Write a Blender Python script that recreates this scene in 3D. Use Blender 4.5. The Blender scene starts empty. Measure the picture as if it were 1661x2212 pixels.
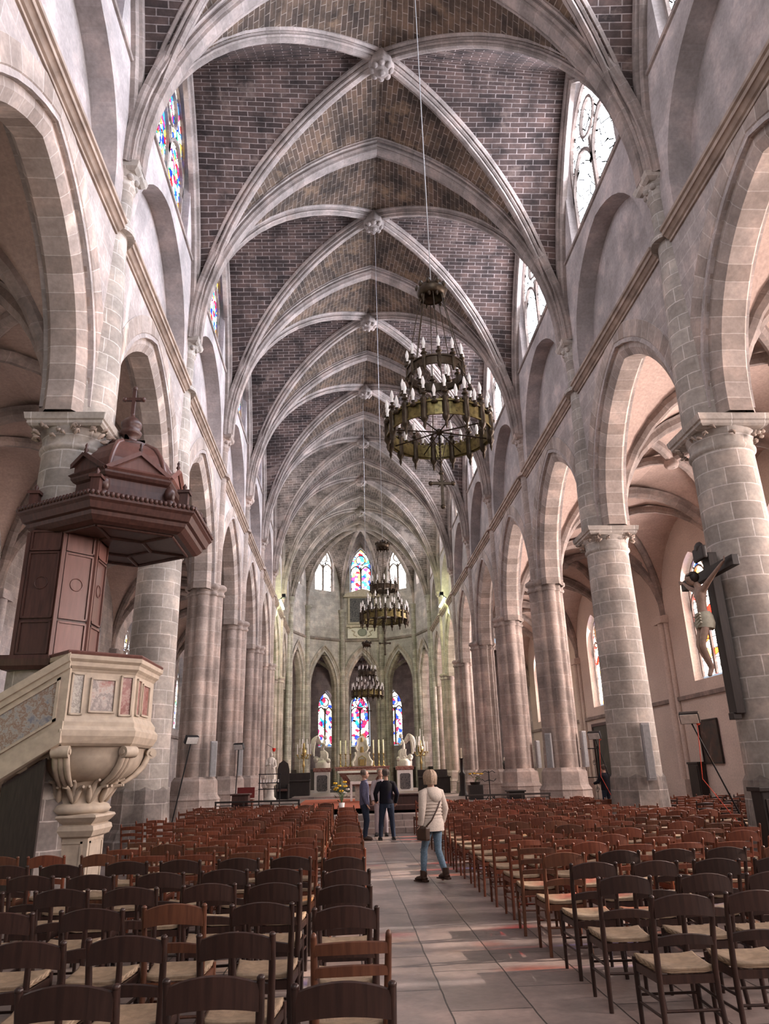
import bpy, bmesh, math, random
from math import sin, cos, pi, sqrt, acos, atan2, hypot, radians
from mathutils import Vector, Matrix
random.seed(7)
SC = bpy.context.scene
COL = SC.collection
D_SUB = 2

# ------------------------------------------------------------------ helpers
def lin(r, g, b):
    f = lambda c: c / 12.92 if c <= .04045 else ((c + .055) / 1.055) ** 2.4
    return (f(r / 255), f(g / 255), f(b / 255), 1.0)

class MB:
    """collects verts / faces / uvs of one mesh, in world coordinates"""
    def __init__(s):
        s.v, s.f, s.uv, s.m, s.sm = [], [], [], [], []
    def add(s, verts, faces, uvs=None, mat=0, smooth=False):
        o = len(s.v)
        s.v += [tuple(p) for p in verts]
        for i, f in enumerate(faces):
            s.f.append([o + k for k in f]); s.m.append(mat); s.sm.append(smooth)
            s.uv.append(uvs[i] if uvs else None)
    def quad(s, a, b, c, d, mat=0, uv=None):
        s.add([a, b, c, d], [(0, 1, 2, 3)], [uv] if uv else None, mat)
    def poly(s, pts, mat=0):
        s.add(pts, [tuple(range(len(pts)))], None, mat)
    def box(s, x0, x1, y0, y1, z0, z1, mat=0, M=None):
        P = [(x0,y0,z0),(x1,y0,z0),(x1,y1,z0),(x0,y1,z0),(x0,y0,z1),(x1,y0,z1),(x1,y1,z1),(x0,y1,z1)]
        if M: P = [tuple(M @ Vector(p)) for p in P]
        s.add(P, [(0,3,2,1),(4,5,6,7),(0,1,5,4),(1,2,6,5),(2,3,7,6),(3,0,4,7)], None, mat)
    def bbox(s, x0, x1, y0, y1, z0, z1, b=.01, mat=0, M=None):
        """box with bevelled edges"""
        bm = bmesh.new(); bmesh.ops.create_cube(bm, size=1)
        for v in bm.verts:
            v.co = Vector(((x0+x1)/2+v.co.x*(x1-x0), (y0+y1)/2+v.co.y*(y1-y0), (z0+z1)/2+v.co.z*(z1-z0)))
        bmesh.ops.bevel(bm, geom=bm.edges[:], offset=min(b, (x1-x0)*.45, (y1-y0)*.45, (z1-z0)*.45), segments=2, affect='EDGES', profile=.6)
        bm.verts.index_update()
        vs = [(M @ v.co if M else v.co) for v in bm.verts]
        s.add(vs, [[v.index for v in f.verts] for f in bm.faces], None, mat)
        bm.free()
    def loft(s, rings, closed=True, cap=True, mat=0, smooth=True, uvs=None):
        n = len(rings[0]); vs = [p for r in rings for p in r]; fs = []; fu = []
        nn = n if closed else n - 1
        for i in range(len(rings) - 1):
            for j in range(nn):
                k = (j + 1) % n
                fs.append((i*n+j, i*n+k, (i+1)*n+k, (i+1)*n+j))
                if uvs:
                    a = uvs[i][j]; b = uvs[i][j+1]; c = uvs[i+1][j+1]; d = uvs[i+1][j]
                    fu.append((a, b, c, d))
        s.add(vs, fs, fu if uvs else None, mat, smooth)
        if cap and closed:
            s.poly(list(reversed(rings[0])), mat); s.poly(rings[-1], mat)
    def tube(s, pts, rad, seg=8, mat=0, cap=True, smooth=True, flat=1.0, up=None):
        pts = [Vector(p) for p in pts]
        if not isinstance(rad, (list, tuple)): rad = [rad] * len(pts)
        rings = []; prev = None
        for i, p in enumerate(pts):
            t = (pts[min(i+1, len(pts)-1)] - pts[max(i-1, 0)])
            if t.length < 1e-9: t = Vector((0, 0, 1))
            t.normalize()
            if prev is None:
                a = Vector(up) if up else (Vector((1, 0, 0)) if abs(t.x) < .8 else Vector((0, 1, 0)))
            else: a = prev
            a = (a - t * a.dot(t)).normalized(); b = t.cross(a); prev = a
            rings.append([tuple(p + a * (rad[i] * cos(2*pi*k/seg)) + b * (rad[i] * flat * sin(2*pi*k/seg))) for k in range(seg)])
        s.loft(rings, True, cap, mat, smooth)
    def lathe(s, prof, cx=0, cy=0, seg=24, mat=0, smooth=True, a0=0, cap=True, fn=None, uvm=True):
        """prof: list of (r, z); fn(theta) multiplies r"""
        rings, uvs = [], []; R0 = max(r for r, z in prof); L = 0; pz = None
        for r, z in prof:
            if pz is not None: L += hypot(r - pz[0], z - pz[1])
            pz = (r, z)
            rings.append([(cx + r*(fn(a0+2*pi*k/seg) if fn else 1)*cos(a0+2*pi*k/seg), cy + r*(fn(a0+2*pi*k/seg) if fn else 1)*sin(a0+2*pi*k/seg), z) for k in range(seg)])
            uvs.append([(2*pi*k/seg*R0, prof[0][1] + L) for k in range(seg + 1)])
        s.loft(rings, True, cap, mat, smooth, uvs if uvm else None)
    def prism(s, poly, z0, z1, mat=0, sc=None):
        """vertical prism of an xy polygon; sc list of (z, scale) about the centroid makes a moulded stack"""
        cx = sum(p[0] for p in poly)/len(poly); cy = sum(p[1] for p in poly)/len(poly)
        st = sc or [(z0, 1), (z1, 1)]
        rings = [[(cx+(p[0]-cx)*k, cy+(p[1]-cy)*k, z) for p in poly] for z, k in st]
        s.loft(rings, True, True, mat, False)
    def sphere(s, c, r, seg=10, rings=7, mat=0, sc=(1,1,1), M=None):
        prof = [(max(1e-4, sin(pi*i/rings)), -cos(pi*i/rings)) for i in range(rings+1)]
        R = []
        for q, z in prof:
            ring = []
            for k in range(seg):
                p = Vector((q*cos(2*pi*k/seg)*r*sc[0], q*sin(2*pi*k/seg)*r*sc[1], z*r*sc[2]))
                if M: p = M @ p
                ring.append((p.x+c[0], p.y+c[1], p.z+c[2]))
            R.append(ring)
        s.loft(R, True, True, mat, True)
    def mesh(s, name, origin=(0,0,0)):
        me = bpy.data.meshes.new(name)
        ox, oy, oz = origin
        me.from_pydata([(x-ox, y-oy, z-oz) for x, y, z in s.v], [], s.f)
        ul = me.uv_layers.new(name='UVMap'); d = ul.data
        for p in me.polygons:
            p.material_index = s.m[p.index]; p.use_smooth = s.sm[p.index]
            u = s.uv[p.index]
            if u is None:
                n = p.normal; ax = max(range(3), key=lambda i: abs(n[i]))
                for li in p.loop_indices:
                    c = s.v[me.loops[li].vertex_index]
                    d[li].uv = (c[1], c[2]) if ax == 0 else ((c[0], c[2]) if ax == 1 else (c[0], c[1]))
            else:
                for k, li in enumerate(p.loop_indices): d[li].uv = u[k]
        return me

def wloc(o):
    L = Vector((0, 0, 0))
    while o is not None: L = L + o.location; o = o.parent
    return L

def tag(o, label=None, cat=None, group=None, kind=None):
    if label: o['label'] = label
    if cat: o['category'] = cat
    if group: o['group'] = group
    if kind: o['kind'] = kind
    return o

def obj(name, mb, mats, parent=None, origin=None, loc=None, **kw):
    """link one mesh object; MB verts are world coordinates unless loc is given (then they are local to loc)"""
    if not isinstance(mats, (list, tuple)): mats = [mats]
    org = (0, 0, 0)
    if loc is None:
        if parent is not None: org = tuple(wloc(parent))
        elif origin is not None: org = origin
    me = mb.mesh(name, org)
    for m in mats: me.materials.append(m)
    o = bpy.data.objects.new(name, me); COL.objects.link(o)
    if parent is not None: o.parent = parent
    if loc is not None: o.location = loc
    elif parent is None and origin is not None: o.location = origin
    tag(o, **kw)
    return o

def thing(name, label, cat, loc=(0,0,0), group=None, rz=0, kind=None):
    o = bpy.data.objects.new(name, None); COL.objects.link(o)
    o.empty_display_size = .1
    o.location = loc; o.rotation_euler = (0, 0, rz)
    return tag(o, label, cat, group, kind)

def copy_tree(o, parent=None):
    c = o.copy(); COL.objects.link(c)
    if parent is not None: c.parent = parent
    for ch in list(o.children): copy_tree(ch, c)
    return c

# ------------------------------------------------------------------ materials
class NT:
    def __init__(s, name):
        s.mat = bpy.data.materials.new(name); s.mat.use_nodes = True
        s.nt = s.mat.node_tree; s.nt.nodes.clear()
        s.out = s.nt.nodes.new('ShaderNodeOutputMaterial')
    def n(s, t, **kw):
        nd = s.nt.nodes.new('ShaderNode' + t)
        for k, v in kw.items():
            if k.startswith('i_'): nd.inputs[k[2:].replace('_', ' ')].default_value = v
            else: setattr(nd, k, v)
        return nd
    def l(s, a, b): s.nt.links.new(a, b)
    def mix(s, fac, a, b, blend='MIX'):
        nd = s.n('Mix', data_type='RGBA', blend_type=blend)
        for sock, v in ((nd.inputs[0], fac), (nd.inputs[6], a), (nd.inputs[7], b)):
            if hasattr(v, 'links') or hasattr(v, 'is_linked'): s.l(v, sock)
            else: sock.default_value = v
        return nd.outputs[2]
    def ramp(s, fac, stops, interp='LINEAR'):
        nd = s.n('ValToRGB'); cr = nd.color_ramp; cr.interpolation = interp
        while len(cr.elements) < len(stops): cr.elements.new(.5)
        for e, (p, c) in zip(cr.elements, stops): e.position = p; e.color = c
        s.l(fac, nd.inputs[0]); return nd.outputs[0]
    def noise(s, scale, detail=3, vec=None, rough=.55):
        nd = s.n('TexNoise'); nd.inputs['Scale'].default_value = scale; nd.inputs['Detail'].default_value = detail
        nd.inputs['Roughness'].default_value = rough
        if vec is not None: s.l(vec, nd.inputs['Vector'])
        return nd.outputs['Fac']
    def pbsdf(s, col, rough=.8, metal=0, bump=None, bstr=.2, bdist=.02, spec=.3):
        p = s.n('BsdfPrincipled')
        if isinstance(col, (tuple, list)): p.inputs['Base Color'].default_value = col
        else: s.l(col, p.inputs['Base Color'])
        if isinstance(rough, (int, float)): p.inputs['Roughness'].default_value = rough
        else: s.l(rough, p.inputs['Roughness'])
        p.inputs['Metallic'].default_value = metal
        p.inputs['Specular IOR Level'].default_value = spec
        if bump is not None:
            b = s.n('Bump'); b.inputs['Strength'].default_value = bstr; b.inputs['Distance'].default_value = bdist
            s.l(bump, b.inputs['Height']); s.l(b.outputs[0], p.inputs['Normal'])
        s.l(p.outputs[0], s.out.inputs[0]); return p

def stone(name, c1, c2, mort, bw=.62, rh=.33, ms=.012, stain=.35, bump=.25, patch=None, rough=.85, spec=.25, off=.5, blotch=0):
    t = NT(name); tc = t.n('TexCoord'); geo = t.n('NewGeometry')
    nw = t.n('TexNoise'); nw.inputs['Scale'].default_value = 2.5
    t.l(tc.outputs['UV'], nw.inputs['Vector'])
    vadd = t.n('MixRGB', blend_type='LINEAR_LIGHT'); vadd.inputs[0].default_value = .012
    t.l(tc.outputs['UV'], vadd.inputs[1]); t.l(nw.outputs['Color'], vadd.inputs[2])
    b = t.n('TexBrick'); b.offset = off; b.inputs['Scale'].default_value = 1
    t.l(vadd.outputs[0], b.inputs['Vector'])
    b.inputs['Color1'].default_value = c1; b.inputs['Color2'].default_value = c2; b.inputs['Mortar'].default_value = mort
    b.inputs['Mortar Size'].default_value = ms; b.inputs['Mortar Smooth'].default_value = .3
    b.inputs['Brick Width'].default_value = bw; b.inputs['Row Height'].default_value = rh; b.inputs['Bias'].default_value = 0
    big = t.noise(.55, 4, geo.outputs['Position']); fine = t.noise(14, 4, geo.outputs['Position'])
    st = t.ramp(big, [(.3, (1-stain, 1-stain, 1-stain, 1)), (.65, (1.0, 1.0, 1.0, 1))])
    c = t.mix(1.0, b.outputs['Color'], st, 'MULTIPLY')
    gr = t.ramp(fine, [(.25, (.82, .82, .82, 1)), (.75, (1.12, 1.12, 1.12, 1))])
    c = t.mix(1.0, c, gr, 'MULTIPLY')
    if blotch:
        bn = t.noise(1.5, 5, geo.outputs['Position'], .6)
        c = t.mix(1.0, c, t.ramp(bn, [(.36, (1-blotch, 1-blotch, 1-blotch, 1)), (.5, (1, 1, 1, 1)), (.66, (1.35, 1.28, 1.25, 1))]), 'MULTIPLY')
    if patch:
        pn = t.noise(.9, 5, geo.outputs['Position'], .65)
        pf = t.ramp(pn, [(patch[1], (0, 0, 0, 1)), (patch[2], (1, 1, 1, 1))])
        c = t.mix(pf, c, patch[0])
    h = t.n('Math', operation='ADD'); t.l(b.outputs['Fac'], h.inputs[0]); 
    fm = t.n('Math', operation='MULTIPLY'); fm.inputs[1].default_value = -.5; t.l(fine, fm.inputs[0]); t.l(fm.outputs[0], h.inputs[1])
    inv = t.n('Math', operation='MULTIPLY'); inv.inputs[1].default_value = -1; t.l(h.outputs[0], inv.inputs[0])
    t.pbsdf(c, rough, 0, inv.outputs[0], bump, .02, spec)
    return t.mat

def plain(name, col, rough=.6, metal=0, var=.15, scale=12, bump=.0, spec=.4):
    t = NT(name); geo = t.n('TexCoord')
    f = t.noise(scale, 3, geo.outputs['Object'])
    d = tuple(c*(1-var) for c in col[:3]) + (1,); u = tuple(min(1, c*(1+var)) for c in col[:3]) + (1,)
    c = t.ramp(f, [(.3, d), (.7, u)])
    t.pbsdf(c, rough, metal, f if bump else None, bump, .01, spec)
    return t.mat

def wood(name, dark, light, rough=.45, scale=(30, 30, 3), spec=.4):
    t = NT(name); tc = t.n('TexCoord'); mp = t.n('Mapping'); mp.inputs['Scale'].default_value = scale
    oi = t.n('ObjectInfo')
    t.l(tc.outputs['Object'], mp.inputs['Vector'])
    f = t.noise(1.2, 5, mp.outputs[0], .6)
    c = t.ramp(f, [(.3, dark), (.7, light)])
    m = t.n('Math', operation='MULTIPLY_ADD'); m.inputs[1].default_value = .5; m.inputs[2].default_value = .75
    t.l(oi.outputs['Random'], m.inputs[0])
    hs = t.n('HueSaturation'); t.l(m.outputs[0], hs.inputs['Value']); t.l(c, hs.inputs['Color'])
    t.pbsdf(hs.outputs[0], rough, 0, f, .15, .004, spec)
    return t.mat

def marble(name, a, b, c, scale=7):
    t = NT(name); tc = t.n('TexCoord')
    n1 = t.noise(scale, 6, tc.outputs['Object'], .7)
    col = t.ramp(n1, [(.32, a), (.47, b), (.52, c), (.6, b), (.72, a)])
    t.pbsdf(col, .3, 0, None, 0, 0, .5)
    return t.mat

def glass(name, strength, white=.5, scale=5.0, pal=None, sun=False, seed=0.0, wc=(1,.97,.95,1)):
    """leaded stained glass lit by the daylight behind it"""
    t = NT(name); tc = t.n('TexCoord'); mp = t.n('Mapping'); mp.inputs['Location'].default_value = (seed, seed*.7, 0)
    t.l(tc.outputs['UV'], mp.inputs['Vector'])
    v = t.n('TexVoronoi'); v.inputs['Scale'].default_value = scale; t.l(mp.outputs[0], v.inputs['Vector'])
    e = t.n('TexVoronoi', feature='DISTANCE_TO_EDGE'); e.inputs['Scale'].default_value = scale; t.l(mp.outputs[0], e.inputs['Vector'])
    sep = t.n('SeparateColor'); t.l(v.outputs['Color'], sep.inputs[0])
    P = pal or [(.02,.06,.75),(.75,.02,.03),(.95,.95,1),(.05,.3,.9),(.95,.6,.1),(1,.95,.85),(.5,.05,.2),(.05,.45,.25)]
    stops = [(i/len(P), tuple(c)+(1,)) for i, c in enumerate(P)]
    col = t.ramp(sep.outputs[0], stops, 'CONSTANT')
    n = t.noise(1.6, 3, mp.outputs[0])
    a2 = t.n('Math', operation='ADD'); t.l(sep.outputs[1], a2.inputs[0]); t.l(n, a2.inputs[1])
    lt = t.n('Math', operation='LESS_THAN'); t.l(a2.outputs[0], lt.inputs[0]); lt.inputs[1].default_value = white*2
    col = t.mix(lt.outputs[0], col, wc)
    lead = t.n('Math', operation='GREATER_THAN'); t.l(e.outputs['Distance'], lead.inputs[0]); lead.inputs[1].default_value = .035
    sx = t.n('SeparateXYZ'); t.l(tc.outputs['UV'], sx.inputs[0])
    md = t.n('Math', operation='MODULO'); t.l(sx.outputs[1], md.inputs[0]); md.inputs[1].default_value = .8
    bar = t.n('Math', operation='GREATER_THAN'); t.l(md.outputs[0], bar.inputs[0]); bar.inputs[1].default_value = .035
    mm = t.n('Math', operation='MULTIPLY'); t.l(lead.outputs[0], mm.inputs[0]); t.l(bar.outputs[0], mm.inputs[1])
    col = t.mix(mm.outputs[0], (0, 0, 0, 1), col)
    em = t.n('Emission'); em.inputs['Strength'].default_value = strength; t.l(col, em.inputs['Color'])
    if sun:
        tr = t.n('BsdfTransparent'); t.l(col, tr.inputs[0])
        ad = t.n('AddShader'); t.l(em.outputs[0], ad.inputs[0]); t.l(tr.outputs[0], ad.inputs[1])
        t.l(ad.outputs[0], t.out.inputs[0])
    else: t.l(em.outputs[0], t.out.inputs[0])
    return t.mat

def emit(name, col, s):
    t = NT(name); em = t.n('Emission'); em.inputs['Color'].default_value = col; em.inputs['Strength'].default_value = s
    t.l(em.outputs[0], t.out.inputs[0]); return t.mat

M = {}
M['wall'] = stone('wall_stone', (.46,.405,.39,1), (.37,.322,.305,1), (.51,.455,.44,1), .7, .36, .010, .3, .25, blotch=.16)
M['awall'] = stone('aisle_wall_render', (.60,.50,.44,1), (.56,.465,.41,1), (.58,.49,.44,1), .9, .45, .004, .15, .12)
M['upper'] = stone('upper_wall_render', (.42,.368,.36,1), (.38,.332,.322,1), (.43,.38,.37,1), .9, .45, .006, .35, .25, blotch=.14)
M['column'] = stone('column_ashlar', (.44,.395,.355,1), (.33,.29,.26,1), (.60,.55,.52,1), .62, .335, .011, .32, .35, blotch=.2)
M['footing'] = stone('column_footing', (.29,.25,.225,1), (.21,.18,.165,1), (.44,.39,.36,1), .62, .40, .011, .4, .4, blotch=.4)
M['pier'] = stone('pier_ashlar', (.40,.325,.29,1), (.32,.255,.225,1), (.50,.43,.39,1), .9, .42, .008, .3, .3, blotch=.2)
M['arch'] = stone('arch_stone', (.43,.36,.325,1), (.28,.225,.195,1), (.53,.465,.43,1), 5.0, .34, .010, .22, .3, off=0, blotch=.2)
M['rib'] = stone('rib_stone', (.32,.262,.238,1), (.235,.188,.168,1), (.35,.295,.275,1), 9.0, .5, .008, .35, .25, off=0, blotch=.28)
M['cornice'] = plain('cornice_stone', (.30,.235,.195,1), .85, 0, .3, 3, .2, .2)
M['brick'] = stone('vault_brick', (.034,.022,.020,1), (.095,.060,.051,1), (.235,.19,.178,1), .50, .205, .015, .35, .5, ((.16,.115,.098,1), .60, .74), blotch=.55)
M['brick_pale'] = stone('vault_brick_pale', (.09,.068,.058,1), (.165,.127,.112,1), (.28,.235,.215,1), .50, .205, .014, .3, .4, ((.24,.19,.17,1), .52, .70), blotch=.4)
M['brick_ochre'] = stone('vault_brick_ochre', (.055,.036,.027,1), (.12,.077,.052,1), (.24,.19,.16,1), .46, .19, .012, .4, .5, ((.20,.125,.075,1), .57, .74), blotch=.5)
M['plaster'] = stone('aisle_vault_plaster', (.50,.375,.325,1), (.46,.345,.30,1), (.52,.40,.35,1), .6, .22, .005, .2, .15)
M['floor'] = stone('floor_flags', (.31,.245,.222,1), (.20,.16,.15,1), (.045,.038,.036,1), 1.15, .63, .008, .28, .35, rough=.42, spec=.45, blotch=.22)
M['statue'] = plain('pale_marble', (.62,.56,.50,1), .55, 0, .12, 9, .1)
M['white'] = plain('white_marble', (.72,.68,.66,1), .45, 0, .08, 6)
M['cream'] = plain('cream_limestone', (.42,.345,.27,1), .65, 0, .14, 7, .1)
M['mred'] = marble('red_marble', (.15,.035,.028,1), (.20,.06,.048,1), (.33,.19,.165,1), 9)
M['mgrey'] = marble('grey_marble', (.30,.27,.24,1), (.42,.38,.33,1), (.2,.18,.16,1), 11)
M['mmix'] = marble('red_white_marble', (.22,.06,.048,1), (.40,.34,.30,1), (.17,.14,.14,1), 3.2)
M['mblue'] = marble('blue_brown_marble', (.13,.14,.19,1), (.34,.31,.28,1), (.22,.13,.09,1), 6)
M['mdark'] = marble('dark_marble', (.03,.03,.035,1), (.06,.055,.06,1), (.16,.14,.14,1), 8)
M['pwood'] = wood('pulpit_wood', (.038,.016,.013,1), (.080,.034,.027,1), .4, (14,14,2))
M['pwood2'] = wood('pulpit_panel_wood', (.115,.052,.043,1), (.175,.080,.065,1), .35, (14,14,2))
M['wdark_shade'] = wood('dark_shaded_wood', (.016,.0075,.006,1), (.04,.018,.013,1), .38)  # also carries the shade on the near chair rows
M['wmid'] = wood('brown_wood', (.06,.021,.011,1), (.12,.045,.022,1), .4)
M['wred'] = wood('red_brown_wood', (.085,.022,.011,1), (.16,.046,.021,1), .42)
M['oak'] = wood('black_oak', (.012,.008,.007,1), (.03,.02,.017,1), .5)
M['gold'] = plain('gilding', (.38,.27,.11,1), .35, .8, .25, 20)
M['brass'] = plain('aged_brass', (.15,.12,.045,1), .4, .65, .5, 18)
M['bronze'] = plain('dark_bronze', (.05,.035,.022,1), .42, .6, .4, 15)
M['bulb'] = plain('frosted_bulb', (.95,.94,.93,1), .25, 0, .02, 5, 0, .6)
M['iron'] = plain('black_iron', (.012,.012,.014,1), .45, .5, .2, 20)
M['steel'] = plain('grey_steel', (.33,.32,.325,1), .4, .3, .1, 10)
M['carpet'] = plain('orange_carpet', (.42,.10,.045,1), .95, 0, .15, 30)
M['candlewax'] = plain('candle_wax', (.78,.70,.52,1), .5, 0, .05, 6)
M['black'] = plain('black_void', (.012,.012,.014,1), .8, 0, .2, 8)

def rush():
    t = NT('rush_seat'); tc = t.n('TexCoord')
    w = t.n('TexWave'); w.inputs['Scale'].default_value = 55; w.inputs['Distortion'].default_value = 3
    t.l(tc.outputs['UV'], w.inputs['Vector'])
    n = t.noise(25, 3, tc.outputs['Object'])
    c = t.mix(w.outputs['Fac'], (.20, .135, .085, 1), (.40, .30, .205, 1))
    c = t.mix(1.0, c, t.ramp(n, [(.3, (.72, .72, .72, 1)), (.7, (1.1, 1.1, 1.1, 1))]), 'MULTIPLY')
    t.pbsdf(c, .6, 0, w.outputs['Fac'], .35, .004, .35); return t.mat
M['rush'] = rush()

# left clerestory glass still shows its colours, the sun-side glass is nearly white
M['g_north'] = glass('glass_north', 2.6, .36, 5.5)
M['g_south'] = glass('glass_south', 8.0, .80, 2.6, [(.02,.03,1),(1,.9,.85),(1,.05,.03),(.9,.92,1),(.05,.15,1),(1,.95,.9)], wc=(.90,.92,1,1))
M['g_apse'] = glass('glass_apse_centre', 5.0, .50, 3.6, seed=3.1)
M['g_apse_l'] = glass('glass_apse_side', 6.0, .86, 3.6, [(.8,.3,.1),(1,.9,.8),(.3,.1,.6),(.9,.7,.3)], seed=1.3)
M['g_amb'] = glass('glass_ambulatory', 3.6, .46, 3.0, [(.02,.05,.8),(.8,.02,.06),(.02,.35,.8),(1,.95,.9),(.8,.05,.1),(1,.9,.6),(.03,.1,.7),(.4,.02,.1)], seed=8.0)
M['g_aisle_s'] = glass('glass_aisle_south', 8.0, .62, 3.0, [(.01,.03,1),(1,.16,.02),(1,.02,.01),(1,.45,.08),(.02,.08,1),(1,.8,.6)], sun=True, seed=5.0, wc=(1,.87,.80,1))
M['g_aisle_n'] = glass('glass_aisle_north', 1.6, .7, 4.5, seed=6.0)
M['g_west'] = glass('glass_west', 2.2, .7, 3.0, seed=2.0)
# ------------------------------------------------------------------ architecture
BAY = 6.37
def py(i): return 12.1 + BAY * (i - 1)
I0, I1 = -2, 8
XW, XO = 5.62, 6.5           # nave wall face, aisle face of the arcade wall
XA = 13.0                    # outer aisle wall
ZC, ZSTR, ZSILL, ZV = 7.9, 12.1, 16.1, 13.6
SIDE = {-1: 'pulpit side', 1: 'crucifix side'}

def arc(a, h, zs, n=10, r=0.0):
    c = (h*h - a*a) / (2*a); R = a + c + r
    f1 = acos(max(-1, min(1, -c / R)))
    L = []
    for k in range(n + 1):
        f = pi + (f1 - pi) * k / n
        L.append((c + R*cos(f), zs + R*sin(f)))
    return L + [(-u, z) for u, z in reversed(L[:-1])]

def sweep_arch(mb, F, a, h, zs, prof, n=10, leg=0.0, half=False, mat=0, smooth=False):
    cols = []
    for d, r in prof:
        A = arc(a, h, zs, n, r)
        if half: A = A[:n + 1]
        elif leg: A = A + [(A[-1][0], zs - leg)]
        if leg: A = [(A[0][0], zs - leg)] + A
        cols.append(A)
    m = len(cols[0]); ref = cols[len(prof)//2]
    S = [0.0]
    for i in range(1, m): S.append(S[-1] + hypot(ref[i][0]-ref[i-1][0], ref[i][1]-ref[i-1][1]))
    P = [0.0]
    for j in range(1, len(prof)): P.append(P[-1] + hypot(prof[j][0]-prof[j-1][0], prof[j][1]-prof[j-1][1]))
    vs, fs, uv = [], [], []
    for j, (d, r) in enumerate(prof):
        for i in range(m): vs.append(F(cols[j][i][0], cols[j][i][1], d))
    for j in range(len(prof)-1):
        for i in range(m-1):
            fs.append((j*m+i, j*m+i+1, (j+1)*m+i+1, (j+1)*m+i))
            uv.append(((P[j], S[i]), (P[j], S[i+1]), (P[j+1], S[i+1]), (P[j+1], S[i])))
    mb.add(vs, fs, uv, mat, smooth)

def panel(mb, F, u0, u1, z0, z1, uc, a, sill, zs, h, d0, d1, mat=0, n=10, back=True, open_sill=True):
    """flat wall panel with a pointed opening; reveal runs from d0 to d1"""
    A = [(uc + u, z) for u, z in arc(a, h, zs, n)]
    O = ([(uc - a, sill)] if sill < zs - 1e-6 else []) + A + ([(uc + a, sill)] if sill < zs - 1e-6 else [])
    for d in ([d0, d1] if back else [d0]):
        def Q(*p): mb.quad(*[F(u, z, d) for u, z in p], mat=mat)
        Q((u0, z0), (uc-a, z0), (uc-a, z1), (u0, z1))
        Q((uc+a, z0), (u1, z0), (u1, z1), (uc+a, z1))
        if sill > z0 + 1e-6: Q((uc-a, z0), (uc+a, z0), (uc+a, sill), (uc-a, sill))
        for (ua, za), (ub, zb) in zip(A, A[1:]): Q((ua, za), (ub, zb), (ub, z1), (ua, z1))
    s = 0
    for (ua, za), (ub, zb) in zip(O, O[1:]):
        L = hypot(ub-ua, zb-za)
        mb.add([F(ua, za, d0), F(ub, zb, d0), F(ub, zb, d1), F(ua, za, d1)], [(0, 1, 2, 3)],
               [((0, s), (0, s+L), (abs(d1-d0), s+L), (abs(d1-d0), s))], mat)
        s += L
    if open_sill and sill > z0 + 1e-6:
        mb.quad(F(uc-a, sill, d0), F(uc+a, sill, d0), F(uc+a, sill, d1), F(uc-a, sill, d1), mat=mat)

WN = [0]
def window(F, uc, a, sill, zs, h, d, gm, sm, lights=2):
    """stained-glass window: pane + stone tracery"""
    WN[0] += 1
    w = thing('window_%d' % WN[0], None, None, F(uc, sill, d), kind='structure')
    O = [(uc-a, sill)] + [(uc+u, z) for u, z in arc(a, h, zs, 8)] + [(uc+a, sill)]
    g = MB(); g.add([F(u, z, d) for u, z in O], [tuple(range(len(O)))], [[(u, z) for u, z in O]])
    obj('pane', g, gm, w)
    t = MB(); e = d - .09 if d > 0 else d
    b = .075
    for k in range(1, lights):
        um = uc - a + 2*a*k/lights
        for (q0, q1) in ((um-b, um+b),):
            P = [F(q0, sill, e), F(q1, sill, e), F(q1, zs+.12, e), F(q0, zs+.12, e)]
            Q = [F(q0, sill, d+.03), F(q1, sill, d+.03), F(q1, zs+.12, d+.03), F(q0, zs+.12, d+.03)]
            t.add(P+Q, [(0,1,2,3),(0,4,7,3),(1,5,6,2),(4,5,6,7)])
    la = a / lights
    for k in range(lights):
        cu = uc - a + la*(2*k+1)
        F2 = lambda u, z, dd, cu=cu: F(cu+u, z, dd)
        sweep_arch(t, F2, la-.05, la*1.25, zs-la*.9, [(d+.03, -.0), (e, -.0), (e, .09), (d+.03, .09)], 6)
    oc = zs + h*.42; R = min(a*.42, .5)
    for k in range(16):
        p0, p1 = 2*pi*k/16, 2*pi*(k+1)/16
        q = lambda f, r, dd: F(uc + r*cos(f), oc + r*sin(f), dd)
        t.add([q(p0,R,e), q(p1,R,e), q(p1,R+.08,e), q(p0,R+.08,e), q(p0,R,d+.03), q(p1,R,d+.03)], [(0,1,2,3),(0,1,5,4)])
    obj('tracery', t, sm, w)
    f = MB()
    sweep_arch(f, lambda u, z, dd: F(uc+u, z, dd), a, h, zs, [(d+.03, -.06), (e, -.06), (e, .02)], 8, leg=zs-sill)
    obj('window_frame', f, sm, w)
    return w

# ---- floor
f = MB(); f.quad((-14,-8,0),(14,-8,0),(14,72,0),(-14,72,0))
f.uv[-1] = [(-8,-14+.37),(-8,14+.37),(72,14+.37),(72,-14+.37)]
tag(obj('floor', f, M['floor']), kind='structure')
st = MB()
for k, (y, z) in enumerate(((22.9,.15),(23.5,.30),(24.1,.45))):
    st.box(-2.3, 2.1, y, 30.0, z-.15, z)
st.box(-5.3, 5.3, 25.0, 56.9, 0, .45); st.box(-4.0, 4.0, 40.5, 56.9, .45, .55)
tag(obj('chancel_floor', st, M['floor']), kind='structure')
cp = MB(); cp.box(-3.2, 3.4, 28.6, 39.0, .45, .462)
tag(obj('carpet', cp, M['carpet']), 'flat orange carpet laid on the chancel floor around the plain table altar', 'carpet')

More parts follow.
